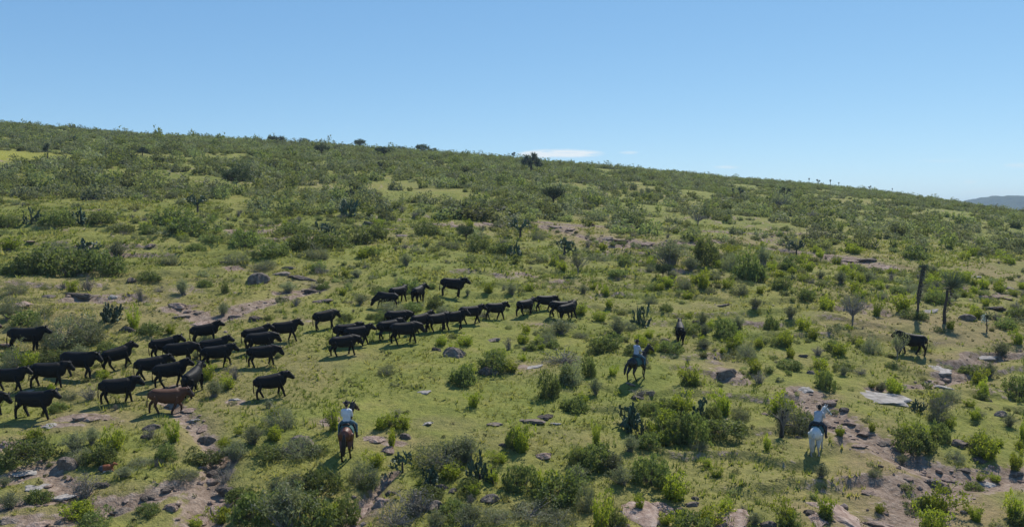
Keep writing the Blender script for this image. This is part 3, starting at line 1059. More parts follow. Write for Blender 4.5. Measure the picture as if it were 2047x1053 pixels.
# ------------------------------------------------------------------ plants and rocks read off the photograph
# (x, base y, width px, height px, kind)
PLANTS = [
    # ---- bottom left
    (62, 915, 85, 52, 'leafy'), (70, 880, 45, 28, 'lime'), (150, 905, 60, 40, 'thorn'), (205, 925, 60, 50, 'leafy'), (228, 905, 45, 60, 'lime'), (185, 890, 40, 35, 'thorn'),
    (330, 920, 34, 40, 'leafy'), (347, 885, 32, 45, 'lime'), (300, 880, 40, 26, 'dry'), (20, 1020, 60, 35, 'thorn'), (75, 1005, 40, 35, 'leafy'), (165, 1035, 75, 45, 'lime'),
    (190, 1055, 60, 40, 'leafy'), (250, 955, 55, 22, 'thorn'), (450, 965, 45, 40, 'dry'), (470, 925, 60, 45, 'thorn'), (505, 890, 60, 40, 'thorn'), (548, 880, 45, 32, 'lime'),
    (565, 855, 60, 45, 'thorn'), (547, 832, 26, 22, 'lime'), (600, 912, 70, 45, 'thorn'), (540, 915, 50, 30, 'leafy'), (630, 908, 34, 22, 'leafy'), (450, 900, 34, 30, 'lime'),
    (10, 935, 40, 30, 'leafy'), (445, 1045, 50, 40, 'lime'), (390, 1055, 40, 22, 'lime'), (280, 930, 40, 18, 'thorn'), (115, 822, 35, 24, 'leafy'),
    (510, 1040, 80, 80, 'leafy'), (570, 1055, 130, 95, 'thorn'), (625, 1050, 90, 80, 'leafy'), (640, 985, 70, 60, 'leafy'), (690, 1045, 45, 60, 'leafy'), (655, 1060, 45, 60, 'lime'),
    (590, 990, 70, 45, 'thorn'), (480, 1000, 50, 35, 'leafy'), (555, 1000, 60, 50, 'thorn'),
    # ---- bottom centre
    (668, 862, 28, 58, 'lime'), (730, 968, 55, 55, 'thorn'), (735, 975, 35, 28, 'leafy'), (760, 860, 30, 32, 'lime'), (783, 895, 20, 40, 'lime'), (805, 858, 44, 36, 'lime'), (778, 850, 36, 16, 'leafy'),
    (880, 930, 90, 60, 'thorn'), (930, 925, 75, 55, 'thorn'), (905, 915, 40, 30, 'nopal'), (960, 960, 70, 60, 'nopal'), (860, 970, 50, 45, 'nopal'), (855, 995, 60, 30, 'leafy'), (900, 955, 60, 35, 'lime'),
    (940, 985, 45, 35, 'leafy'), (945, 995, 30, 30, 'lime'), (905, 1030, 60, 40, 'leafy'), (940, 1055, 80, 50, 'thorn'), (830, 1030, 110, 60, 'dry'), (790, 1050, 80, 60, 'dry'), (870, 1058, 60, 40, 'thorn'),
    (990, 1040, 60, 30, 'thorn'), (1042, 905, 46, 62, 'lime'), (1025, 895, 34, 45, 'leafy'), (1040, 980, 55, 62, 'leafy'), (1115, 1000, 95, 66, 'leafy'), (1085, 985, 45, 50, 'lime'), (1140, 985, 40, 45, 'lime'),
    (1185, 935, 70, 55, 'leafy'), (1165, 925, 45, 40, 'leafy'), (1225, 945, 60, 40, 'thorn'), (1193, 892, 22, 50, 'lime'), (1240, 970, 60, 40, 'thorn'), (1297, 968, 62, 64, 'leafy'), (1320, 955, 30, 40, 'leafy'),
    (1200, 1056, 46, 80, 'lime'), (1175, 1020, 40, 60, 'thorn'), (1278, 1022, 26, 36, 'lime'), (1060, 1030, 95, 30, 'thorn'), (1110, 1045, 70, 30, 'thorn'), (1230, 1050, 40, 40, 'leafy'), (1330, 1050, 30, 24, 'lime'),
    (1416, 1048, 76, 46, 'lime'), (1450, 1025, 36, 30, 'lime'), (1155, 960, 50, 30, 'thorn'), (1000, 925, 40, 26, 'lime'), (985, 965, 40, 30, 'lime'),
    # ---- central thicket
    (1360, 830, 60, 62, 'lime'), (1335, 830, 55, 45, 'leafy'), (1258, 855, 32, 55, 'nopal'), (1278, 875, 42, 45, 'nopal'), (1345, 885, 60, 70, 'leafy'), (1385, 888, 50, 75, 'leafy'), (1325, 888, 42, 32, 'lime'),
    (1402, 838, 34, 48, 'nopal'), (1446, 830, 46, 58, 'lime'), (1440, 868, 75, 40, 'leafy'), (1425, 845, 40, 50, 'leafy'), (1327, 855, 50, 42, 'lime'), (1290, 895, 45, 35, 'leafy'), (1262, 905, 50, 35, 'thorn'), (1480, 840, 40, 34, 'thorn'),
    (1300, 830, 40, 32, 'leafy'), (1305, 870, 30, 26, 'lime'), (1470, 865, 36, 22, 'leafy'),
    # ---- centre
    (928, 770, 56, 56, 'leafy'), (934, 752, 44, 34, 'lime'), (990, 742, 60, 48, 'leafy'), (995, 722, 50, 30, 'lime'), (1023, 746, 36, 28, 'lime'), (1100, 795, 46, 58, 'leafy'), (1140, 768, 58, 58, 'thorn'), (1132, 770, 30, 45, 'leafy'), (1177, 756, 28, 48, 'leafy'),
    (1127, 728, 95, 38, 'dry'), (1190, 792, 40, 38, 'thorn'), (1195, 708, 30, 34, 'leafy'), (1085, 696, 26, 26, 'dry'), (1062, 702, 24, 20, 'leafy'), (1150, 822, 56, 40, 'leafy'), (1165, 808, 30, 26, 'lime'), (947, 815, 36, 36, 'lime'),
    (883, 692, 36, 24, 'lime'), (932, 692, 52, 26, 'lime'), (1016, 702, 30, 30, 'dry'), (1122, 670, 70, 36, 'thorn'), (772, 750, 38, 26, 'thorn'), (1210, 700, 60, 38, 'leafy'), (1235, 672, 60, 42, 'thorn'), (1284, 650, 46, 50, 'nopal'),
    (1302, 708, 30, 28, 'lime'), (1266, 708, 42, 26, 'leafy'), (1333, 624, 26, 18, 'leafy'), (1225, 752, 24, 24, 'lime'), (1383, 772, 46, 52, 'lime'), (1380, 772, 40, 26, 'leafy'), (1509, 752, 34, 40, 'lime'), (1507, 752, 26, 22, 'leafy'), (1474, 692, 26, 34, 'lime'),
    (1449, 672, 42, 46, 'leafy'), (1475, 660, 40, 30, 'thorn'), (1540, 662, 32, 42, 'leafy'), (1570, 694, 52, 40, 'lime'), (1560, 694, 30, 22, 'leafy'), (1580, 718, 26, 30, 'lime'), (1625, 682, 30, 32, 'lime'), (1667, 702, 34, 26, 'leafy'), (1653, 622, 46, 38, 'lime'),
    (1650, 780, 36, 48, 'leafy'), (1648, 764, 32, 34, 'lime'), (1640, 738, 46, 28, 'lime'), (1405, 655, 30, 34, 'thorn'), (1420, 590, 24, 20, 'thorn'), (1510, 620, 40, 26, 'thorn'), (1580, 640, 40, 30, 'thorn'), (1610, 600, 30, 30, 'leafy'),
    (1280, 795, 60, 22, 'dry'), (1375, 640, 24, 16, 'lime'), (1345, 560, 40, 20, 'thorn'),
    # ---- bottom right
    (1590, 862, 80, 52, 'thorn'), (1610, 850, 44, 32, 'leafy'), (1533, 903, 18, 36, 'lime'), (1743, 864, 18, 22, 'lime'), (1876, 882, 40, 50, 'leafy'), (1872, 845, 46, 50, 'thorn'), (1830, 900, 62, 60, 'leafy'), (1850, 880, 36, 32, 'lime'), (1812, 870, 30, 26, 'lime'),
    (1970, 916, 66, 62, 'lime'), (1955, 905, 40, 44, 'thorn'), (1949, 842, 30, 32, 'lime'), (1966, 800, 34, 48, 'lime'), (1962, 803, 26, 24, 'leafy'), (2036, 797, 58, 60, 'leafy'), (2029, 943, 26, 52, 'lime'), (2046, 882, 24, 46, 'lime'), (1803, 932, 28, 24, 'thorn'),
    (1866, 1024, 78, 62, 'lime'), (1840, 1020, 40, 38, 'leafy'), (1958, 962, 24, 18, 'lime'), (1990, 965, 26, 18, 'lime'), (1577, 1055, 46, 64, 'lime'), (1575, 1056, 44, 34, 'leafy'), (1652, 1038, 36, 52, 'lime'), (1650, 1040, 28, 28, 'leafy'),
    (2026, 1040, 38, 62, 'lime'), (2044, 1056, 40, 40, 'leafy'), (1720, 750, 30, 20, 'dry'), (2001, 716, 50, 36, 'thorn'), (1978, 756, 40, 34, 'thorn'), (1895, 800, 40, 30, 'thorn'), (1510, 1050, 40, 24, 'thorn'),
    # ---- right, middle
    (1752, 634, 24, 46, 'lime'), (1805, 626, 46, 46, 'lime'), (1868, 608, 36, 28, 'leafy'), (1948, 590, 18, 20, 'lime'), (2012, 657, 42, 28, 'leafy'), (2036, 690, 30, 36, 'lime'), (1900, 660, 24, 22, 'lime'), (1830, 640, 50, 24, 'leafy'), (1700, 612, 44, 26, 'thorn'),
    (1680, 570, 36, 30, 'thorn'), (1615, 545, 36, 30, 'lime'), (1580, 542, 40, 36, 'leafy'), (1560, 580, 34, 34, 'leafy'), (1690, 555, 30, 34, 'lime'), (1720, 600, 26, 22, 'lime'), (1760, 580, 30, 20, 'lime'), (1640, 560, 26, 20, 'thorn'), (1785, 500, 30, 24, 'lime'),
    (1832, 520, 60, 40, 'leafy'), (1840, 512, 30, 22, 'nopal'), (1895, 500, 46, 38, 'lime'), (1960, 495, 30, 26, 'leafy'), (2020, 530, 36, 22, 'lime'), (1930, 520, 34, 20, 'lime'), (1670, 480, 36, 22, 'thorn'), (1720, 480, 26, 20, 'leafy'), (1710, 510, 30, 24, 'lime'),
    # ---- middle
    (811, 588, 56, 42, 'leafy'), (868, 618, 36, 28, 'leafy'), (885, 627, 34, 18, 'thorn'), (772, 594, 40, 26, 'leafy'), (785, 632, 66, 40, 'thorn'), (863, 580, 18, 14, 'leafy'), (935, 594, 16, 16, 'thorn'), (742, 640, 24, 16, 'leafy'), (690, 642, 30, 18, 'leafy'), (766, 648, 28, 26, 'leafy'),
    (720, 612, 30, 24, 'thorn'), (593, 614, 36, 20, 'dry'), (684, 592, 26, 18, 'lime'), (645, 582, 24, 20, 'leafy'), (577, 588, 46, 26, 'thorn'), (535, 643, 16, 12, 'leafy'), (447, 634, 30, 30, 'thorn'), (407, 577, 28, 24, 'leafy'), (450, 588, 14, 24, 'leafy'), (364, 592, 40, 36, 'thorn'),
    (413, 690, 42, 26, 'thorn'), (414, 762, 44, 44, 'lime'), (456, 778, 52, 32, 'lime'), (430, 796, 52, 40, 'thorn'), (470, 760, 36, 24, 'dry'),
    (280, 606, 30, 36, 'dry'), (176, 584, 42, 32, 'dry'), (300, 563, 42, 26, 'leafy'), (225, 549, 36, 22, 'leafy'), (30, 592, 44, 30, 'thorn'), (128, 580, 34, 18, 'dry'), (340, 530, 42, 26, 'thorn'), (395, 505, 38, 22, 'leafy'),
    (135, 688, 110, 76, 'thorn'), (175, 682, 80, 60, 'thorn'), (85, 680, 60, 50, 'thorn'), (60, 652, 56, 40, 'leafy'), (226, 645, 42, 46, 'nopal'), (268, 660, 30, 52, 'lime'), (298, 670, 50, 34, 'leafy'), (340, 670, 26, 26, 'lime'),
    (28, 738, 60, 48, 'thorn'), (60, 742, 50, 50, 'lime'), (20, 720, 40, 30, 'leafy'), (158, 722, 50, 36, 'thorn'), (110, 725, 60, 30, 'leafy'), (213, 706, 40, 30, 'leafy'), (207, 758, 36, 24, 'lime'), (103, 785, 22, 22, 'lime'), (180, 802, 52, 32, 'dry'), (140, 800, 30, 24, 'thorn'),
    # ---- thickets half way up
    (70, 545, 95, 62, 'leafy'), (140, 552, 95, 70, 'leafy'), (205, 545, 80, 58, 'leafy'), (30, 552, 60, 40, 'leafy'), (110, 515, 70, 40, 'thorn'), (175, 512, 60, 40, 'nopal'), (235, 520, 60, 40, 'thorn'), (20, 500, 50, 34, 'lime'),
    (552, 512, 68, 34, 'leafy'), (610, 500, 70, 42, 'leafy'), (660, 500, 80, 50, 'leafy'), (715, 492, 70, 40, 'leafy'), (590, 475, 60, 36, 'leafy'), (648, 472, 60, 34, 'nopal'), (725, 518, 44, 28, 'lime'), (740, 514, 34, 24, 'leafy'), (750, 480, 46, 34, 'leafy'), (640, 520, 50, 30, 'thorn'),
    (487, 492, 62, 42, 'leafy'), (422, 488, 36, 22, 'leafy'), (385, 466, 72, 44, 'leafy'), (345, 450, 60, 40, 'leafy'), (300, 470, 38, 24, 'leafy'), (252, 467, 36, 20, 'leafy'), (70, 452, 38, 42, 'nopal'), (110, 452, 50, 40, 'leafy'), (150, 452, 50, 40, 'nopal'), (200, 450, 46, 30, 'leafy'),
    (15, 455, 36, 30, 'leafy'), (858, 472, 56, 32, 'leafy'), (960, 503, 42, 36, 'leafy'), (1005, 510, 50, 36, 'leafy'), (1025, 515, 36, 34, 'nopal'), (945, 442, 110, 42, 'leafy'), (895, 440, 60, 34, 'leafy'), (1010, 446, 60, 30, 'thorn'), (1050, 445, 50, 28, 'leafy'), (737, 434, 36, 24, 'lime'),
    (698, 436, 28, 42, 'nopal'), (770, 436, 26, 16, 'leafy'), (803, 428, 24, 18, 'dry'), (828, 437, 24, 14, 'dry'), (905, 500, 34, 20, 'thorn'), (885, 495, 22, 16, 'thorn'), (470, 530, 50, 30, 'thorn'), (530, 540, 50, 26, 'thorn'),
    (1340, 534, 92, 62, 'thorn'), (1410, 532, 46, 68, 'leafy'), (1380, 545, 50, 34, 'thorn'), (1405, 578, 36, 46, 'lime'), (1500, 562, 62, 76, 'leafy'), (1525, 535, 40, 46, 'thorn'), (1460, 540, 40, 46, 'thorn'), (1483, 592, 36, 32, 'thorn'), (1460, 520, 36, 34, 'lime'), (1249, 534, 26, 24, 'leafy'),
    (1231, 554, 36, 18, 'leafy'), (1197, 524, 44, 22, 'thorn'), (1300, 545, 24, 20, 'thorn'), (1120, 527, 40, 18, 'thorn'), (1175, 498, 26, 22, 'dry'), (1075, 482, 30, 26, 'thorn'), (1130, 424, 28, 18, 'thorn'), (1097, 426, 24, 16, 'leafy'), (1200, 412, 38, 26, 'leafy'), (1228, 420, 26, 30, 'leafy'),
    (1265, 428, 28, 26, 'nopal'), (1300, 460, 36, 14, 'leafy'), (1374, 456, 24, 18, 'leafy'), (1352, 414, 52, 18, 'leafy'), (1440, 412, 60, 22, 'leafy'), (1190, 436, 40, 18, 'leafy'), (1300, 436, 46, 14, 'leafy'), (1650, 428, 60, 24, 'leafy'), (1690, 440, 40, 20, 'leafy'), (1750, 445, 36, 18, 'leafy'), (1625, 440, 40, 20, 'dry'),
    (1932, 448, 40, 20, 'leafy'), (1985, 452, 46, 24, 'leafy'), (2030, 458, 40, 26, 'leafy'),
]

TREES = [   # (x, base y, width, height, kind, variant, label)
    (718, 301, 18, 16, 'tree', 0, 'lone umbrella tree with a thin trunk against the sky on the ridge'),
    (552, 284, 24, 14, 'tree', 1, 'dark bushy tree standing up from the left part of the ridge line'),
    (608, 290, 18, 12, 'tree', 2, 'small round tree on the ridge left of the lone umbrella tree'),
    (643, 309, 26, 16, 'tree', 1, 'dark tree just under the ridge, left of the lone umbrella tree'),
    (768, 314, 30, 17, 'tree', 0, 'wide dark tree just under the ridge, right of the lone umbrella tree'),
    (803, 307, 13, 9, 'tree', 2, 'tiny flat-topped tree on the ridge right of the lone umbrella tree'),
    (843, 311, 23, 15, 'tree', 1, 'dark ragged tree on the ridge between the umbrella tree and tall yucca'),
    (862, 316, 15, 9, 'tree', 2, 'low dark tree downhill of the ragged ridge tree'),
    (783, 305, 14, 8, 'tree', 0, 'small flat tree touching the sky above the wide dark ridge tree'),
    (1106, 410, 36, 32, 'tree', 0, 'small umbrella tree with a bare trunk in the upper clearing'),
    (1155, 552, 34, 46, 'palo', 0, 'thin leaning tree with sparse crown in the meadow above the cattle'),
    (470, 380, 52, 38, 'tree', 2, 'dark spreading tree with forked trunk among the left hillside scrub'),
    (1325, 556, 26, 26, 'tree', 1, 'small round tree in front of the grey thorn thicket'),
    (932, 482, 26, 26, 'tree', 2, 'small round tree at the upper edge of the meadow'),
    (1395, 451, 34, 22, 'palo', 1, 'small pale tree with thin trunk in the upper right clearing'),
    (1704, 650, 52, 58, 'palo', 1, 'grey nearly leafless tree downhill of the two leaning yuccas'),
    (1793, 722, 24, 52, 'palo', 0, 'pale feathery sapling screening the cow that walks left'),
    (1556, 424, 30, 36, 'palo', 0, 'thin tree on the far right slope below the ridge'),
    (1875, 840, 44, 50, 'palo', 1, 'grey-green sapling rising behind the dark bush beside the grey boulder'),
    (1565, 876, 26, 66, 'palo', 1, 'grey thorny sapling around the black stump'),
]
YUCCAS = [
    (1062, 353, 46, 42, 'yucca', 0, 'tall dark branching yucca standing on the ridge below the white cloud'),
    (1027, 326, 20, 18, 'yucca', 2, 'small pair of yucca heads poking above the ridge beside the tall yucca'),
    (1832, 638, 26, 106, 'leaning', 0, 'shaggy bare-topped yucca trunk leaning right, first of the two leaning yuccas'),
    (1889, 648, 52, 114, 'leaning', 1, 'leaning yucca with a round grey crown, second of the two leaning yuccas'),
    (95, 320, 50, 34, 'yucca', 3, 'dark branching yucca beside the yellow field on the left hill'),
    (285, 312, 44, 18, 'yucca', 0, 'wide branching yucca under the ridge on the left hill'),
    (150, 288, 26, 16, 'yucca', 3, 'small dark yucca under the ridge above the wide branching one'),
    (210, 311, 28, 16, 'yucca', 0, 'low dark yucca between the yellow field and the wide branching one'),
    (1622, 368, 12, 14, 'yucca', 1, 'thin yucca spike on the right part of the ridge line'),
    (1640, 369, 12, 14, 'yucca', 2, 'forked yucca on the right part of the ridge line'),
    (1665, 372, 8, 16, 'yucca', 1, 'tallest thin yucca spike on the right part of the ridge line'),
    (1682, 375, 7, 12, 'yucca', 1, 'slim yucca spike just right of the tallest ridge spike'),
    (1745, 383, 8, 12, 'yucca', 2, 'small yucca alone on the falling right end of the ridge'),
    (1790, 389, 9, 11, 'yucca', 1, 'last yucca spike toward the right end of the ridge'),
    (1234, 340, 6, 10, 'yucca', 1, 'tiny yucca spike on the ridge right of the white cloud'),
    (1480, 400, 14, 26, 'yucca', 2, 'two-headed yucca in the dark scrub of the right slope'),
    (1465, 398, 9, 22, 'yucca', 1, 'single-headed yucca beside the two-headed one on the right slope'),
    (1568, 408, 18, 34, 'yucca', 3, 'branching yucca on the right slope above the upper clearing'),
    (1972, 664, 24, 36, 'yucca', 1, 'short dark yucca with a pale flower head near the right edge'),
    (700, 405, 20, 26, 'yucca', 3, 'branching yucca in the middle of the dense hillside scrub'),
    (760, 345, 16, 22, 'yucca', 2, 'forked yucca high in the scrub right of the umbrella tree'),
]
NOPALS = [
    (805, 945, 52, 44, 'nopal_tree', 0, 'dark prickly pear on a short trunk right of the bay horse'),
    (1040, 478, 46, 42, 'nopal_tree', 1, 'tree-like prickly pear with bare trunk at the meadow top'),
    (1128, 510, 50, 34, 'nopal_tree', 0, 'umbrella-shaped prickly pear on a trunk in the upper meadow'),
    (395, 425, 52, 36, 'nopal_tree', 1, 'broad prickly pear in the dense scrub of the left hillside'),
    (1838, 823, 32, 24, 'nopal', 2, 'small dark prickly pear at the end of the pale rock slab'),
    (1592, 512, 28, 32, 'nopal_tree', 1, 'dark prickly pear beside the eroded bank on the right slope'),
]
ROCKS_PX = [    # (x, base y, width, height, kind)
    (908, 714, 62, 34, 'rock'), (870, 702, 24, 22, 'rock_dark'), (984, 684, 42, 14, 'rock'), (977, 750, 52, 42, 'rock_dark'), (1065, 737, 52, 11, 'rock_pale'), (848, 788, 32, 6, 'rock_pale'),
    (1453, 753, 56, 34, 'rock'), (1330, 685, 22, 13, 'rock'), (1446, 613, 46, 9, 'rock'), (1400, 649, 26, 11, 'rock'), (1622, 749, 26, 14, 'rock'), (1604, 716, 20, 12, 'rock_dark'),
    (1782, 810, 140, 26, 'slab'), (1760, 800, 60, 22, 'slab'), (1892, 762, 66, 24, 'slab'), (1890, 778, 50, 10, 'rock_pale'), (1922, 894, 48, 26, 'rock'), (2002, 834, 38, 24, 'rock'), (1975, 804, 26, 20, 'rock_dark'), (1955, 720, 110, 14, 'slab'), (1938, 736, 50, 12, 'slab'),
    (1936, 642, 38, 22, 'rock'), (1993, 622, 54, 20, 'rock_dark'), (1858, 627, 50, 13, 'rock_pale'), (1950, 557, 40, 8, 'rock_pale'), (2015, 580, 52, 13, 'rock'), (2010, 600, 40, 10, 'rock_pink'),
    (161, 597, 58, 20, 'rock_dark'), (222, 598, 28, 24, 'rock_pale'), (250, 664, 36, 24, 'rock_dark'), (94, 597, 36, 15, 'rock'), (47, 614, 44, 13, 'rock_pink'), (352, 617, 48, 22, 'rock_pink'), (358, 637, 48, 13, 'rock'), (261, 567, 28, 14, 'rock'), (400, 652, 62, 16, 'rock_pink'), 
    (515, 570, 54, 27, 'rock'), (623, 588, 58, 20, 'rock_dark'), (600, 560, 62, 16, 'rock_dark'), (638, 606, 48, 15, 'rock_dark'), (507, 642, 36, 16, 'rock_dark'), (470, 637, 34, 16, 'rock_pink'), (395, 630, 20, 8, 'rock_dark'), (468, 802, 32, 13, 'rock_pale'), (560, 552, 44, 14, 'rock'),
    (130, 937, 58, 32, 'rock'), (38, 955, 80, 16, 'slab'), (60, 985, 75, 18, 'slab'), (120, 1000, 60, 18, 'rock_pale'), (20, 1045, 55, 20, 'rock'), (70, 1058, 70, 26, 'rock_pink'), (120, 1050, 40, 18, 'rock'), (300, 860, 46, 20, 'rock'), (290, 878, 30, 16, 'rock_dark'), (326, 905, 24, 22, 'rock'),
    (385, 845, 36, 14, 'rock_pale'), (375, 825, 44, 12, 'rock_pink'), (398, 868, 34, 20, 'slab_pink'), (412, 888, 44, 24, 'rock'), (440, 915, 34, 38, 'rock_dark'), (425, 955, 44, 24, 'rock_dark'), (455, 990, 46, 30, 'rock_dark'), (430, 1030, 40, 60, 'slab_pink'), (395, 1050, 44, 34, 'slab_pink'), (340, 1020, 50, 22, 'rock_pink'), (240, 1030, 60, 26, 'rock'),
    (330, 985, 34, 14, 'rock_dark'), (290, 1000, 34, 14, 'rock_dark'), (205, 975, 34, 16, 'rock_dark'), (8, 895, 40, 26, 'rock_pink'), (170, 845, 60, 9, 'slab_pink'), (100, 855, 40, 7, 'rock_pale'), (600, 895, 64, 30, 'rock'), (570, 905, 30, 18, 'rock_dark'), (655, 848, 50, 11, 'slab_pink'), (745, 888, 60, 12, 'slab_pink'),
    (775, 905, 44, 18, 'rock_pink'), (810, 878, 30, 20, 'rock'), (855, 850, 36, 13, 'rock_pale'), (990, 852, 44, 14, 'rock'), (1087, 918, 48, 22, 'rock_pink'), (1060, 847, 72, 14, 'rock'), (1090, 838, 40, 16, 'rock_dark'), (1110, 850, 28, 7, 'rock_pale'), (1012, 895, 26, 24, 'rock_dark'), (1205, 908, 36, 24, 'rock_dark'), (1361, 848, 22, 12, 'rock'),
    (735, 1030, 60, 40, 'slab_pink'), (760, 1010, 44, 24, 'rock_pink'), (700, 1056, 50, 26, 'slab_pink'), (780, 990, 26, 16, 'rock_dark'), (980, 1005, 50, 46, 'rock'), (985, 960, 30, 16, 'rock'), (865, 1020, 54, 36, 'rock'), (880, 980, 36, 20, 'rock_dark'), (905, 985, 24, 14, 'rock'),
    (1384, 1012, 38, 16, 'rock'), (1360, 1024, 26, 14, 'rock_dark'), (1290, 1050, 110, 34, 'slab_pink'), (1330, 1030, 50, 20, 'slab_pink'), (1380, 1040, 36, 18, 'rock_pink'), (1482, 1056, 80, 26, 'slab_pink'), (1240, 1056, 50, 20, 'rock_pink'), (1440, 1056, 40, 18, 'rock_pink'),
    (1690, 1056, 120, 44, 'slab_pink'), (1640, 1056, 60, 26, 'slab_pink'), (1760, 1056, 70, 26, 'rock_pink'), (1540, 1056, 50, 22, 'rock_dark'), (1620, 1030, 40, 16, 'rock_dark'), (1740, 990, 40, 15, 'rock_pink'), (1975, 975, 62, 11, 'slab'), (2030, 955, 44, 14, 'rock'), (1930, 945, 40, 14, 'rock_dark'), (1960, 925, 40, 12, 'rock_dark'),
    (1870, 975, 46, 26, 'rock'), (1890, 985, 40, 22, 'rock_dark'), (1905, 968, 40, 12, 'slab_pink'), (1688, 825, 28, 18, 'rock_dark'), (1660, 805, 40, 10, 'rock_pink'), (1612, 783, 44, 12, 'rock_pale'), (1700, 850, 40, 14, 'rock_pink'), (1735, 872, 46, 14, 'rock_pink'), (1675, 858, 40, 12, 'rock_pink'), (1720, 895, 44, 12, 'rock_pink'), (1770, 890, 40, 14, 'rock'),
    (1800, 905, 50, 12, 'slab_pink'), (1530, 830, 20, 8, 'rock_pink'), (1598, 877, 22, 8, 'rock_pink'), (1110, 458, 40, 10, 'rock'), (1140, 462, 30, 9, 'rock_pink'), (1245, 487, 50, 12, 'rock_pink'), (1290, 492, 50, 12, 'rock_pink'), (1215, 480, 30, 8, 'rock'), (1330, 496, 40, 10, 'rock_pink'), (1540, 502, 40, 10, 'rock_pink'), (1690, 525, 50, 11, 'rock_pink'), (1770, 540, 50, 12, 'rock_pink'), (1740, 522, 40, 8, 'rock_dark'),
    (1560, 505, 30, 8, 'rock'), (735, 447, 26, 9, 'rock_pale'), (805, 474, 36, 9, 'rock'), (905, 455, 40, 9, 'rock_pink'), (980, 452, 40, 9, 'rock_pink'), (185, 490, 24, 9, 'rock_dark'), (300, 495, 26, 10, 'rock_pink'), (60, 488, 26, 9, 'rock_pink'), (450, 528, 40, 10, 'rock_dark'), (575, 540, 36, 12, 'rock'), (650, 545, 20, 18, 'rock_pale'),
    (1260, 772, 26, 10, 'rock_pink'), (1275, 800, 40, 16, 'rock_dark'), (1300, 790, 24, 14, 'rock'), (20, 712, 34, 16, 'rock_dark'), (10, 695, 30, 12, 'rock_pink'), (55, 785, 24, 10, 'rock_pale'), (1015, 455, 30, 8, 'rock'), (1180, 452, 30, 8, 'rock_pink'), (1390, 1000, 20, 8, 'rock'), (1760, 935, 14, 9, 'rock_dark'),
]

LANDMARKS = [   # (x, y in the photo, phrase)
    (693, 870, 'the bay horse'), (1278, 735, 'the dark horse'), (1635, 870, 'the white horse'), (335, 805, 'the brown cow'), (1358, 660, 'the lone black cow'), (545, 770, 'the cow nearest the bay horse'),
    (60, 680, 'the cow at the left edge'), (75, 815, 'the front left black cow'), (905, 585, 'the black cow highest in the meadow'), (1130, 620, 'the leading black pair'), (1840, 590, 'the first leaning yucca'), (1895, 600, 'the second leaning yucca'),
    (1060, 335, 'the tall ridge yucca'), (718, 294, 'the lone ridge umbrella tree'), (908, 700, 'the big boulder in the meadow'), (1782, 800, 'the long pale slab'), (805, 925, 'the trunked prickly pear'), (1360, 830, 'the central thicket'), (1128, 495, 'the umbrella-shaped prickly pear'),
    (1040, 460, 'the tree-like prickly pear'), (95, 305, 'the yucca by the yellow field'), (470, 360, 'the dark forked tree'), (1155, 530, 'the leaning meadow tree'), (1565, 850, 'the black stump'), (640, 580, 'the dark rock shelf'), (410, 930, 'the rocky gully'),
    (1820, 980, 'the rubble gully'), (1250, 485, 'the eroded pink bank'), (1700, 525, 'the right eroded bank'), (140, 520, 'the big left thicket'), (660, 480, 'the thicket above the cattle'), (1340, 510, 'the grey thorn thicket'), (1815, 690, 'the cow that walks left'), (980, 1000, 'the grey lichen boulder'),
    (215, 930, 'the resting calf'), (1106, 395, 'the small umbrella tree'), (1970, 650, 'the flowering yucca'), (1985, 430, 'the dark trees at the right edge'), (395, 410, 'the broad prickly pear'), (290, 700, 'the middle of the herd'), (1453, 740, 'the grey outcrop'), (1650, 600, 'the lime bushes uphill'),
    (1000, 640, 'the cattle column'), (40, 1000, 'the bottom left slabs'), (1290, 1035, 'the pink slabs at the bottom edge'), (1690, 1040, 'the bottom right slab'), (1120, 970, 'the bright bush at the bottom'), (570, 1020, 'the dark bottom thicket'),
]
ORD = ['first', 'second', 'third', 'fourth', 'fifth', 'sixth', 'seventh', 'eighth', 'ninth', 'tenth', 'eleventh', 'twelfth', 'thirteenth', 'fourteenth', 'fifteenth', 'sixteenth', 'seventeenth', 'eighteenth', 'nineteenth', 'twentieth',
       'twenty-first', 'twenty-second', 'twenty-third', 'twenty-fourth', 'twenty-fifth', 'twenty-sixth', 'twenty-seventh', 'twenty-eighth', 'twenty-ninth', 'thirtieth', 'thirty-first', 'thirty-second', 'thirty-third', 'thirty-fourth', 'thirty-fifth']
AUTO = []   # (object, noun phrase, px, py)
LMXY = np.array([(a, b) for a, b, c in LANDMARKS], float)


def label_all():
    buckets = {}
    for o, noun, x, y in AUTO:
        d2 = ((LMXY - (x, y)) ** 2).sum(1)
        k = int(d2.argmin())
        dx, dy = x - LMXY[k, 0], y - LMXY[k, 1]
        if abs(dx) > abs(dy):
            side = 'left of' if dx < 0 else 'right of'
        else:
            side = 'uphill of' if dy < 0 else 'downhill of'
        buckets.setdefault((noun, k, side), []).append((d2[k], o))
    for (noun, k, side), lst in buckets.items():
        lst.sort(key=lambda q: q[0])
        for i, (_, o) in enumerate(lst):
            if len(lst) == 1:
                o['label'] = f'{noun} {side} {LANDMARKS[k][2]}'
            else:
                o['label'] = f'{noun}, {ORD[min(i, len(ORD) - 1)]} {side} {LANDMARKS[k][2]}'


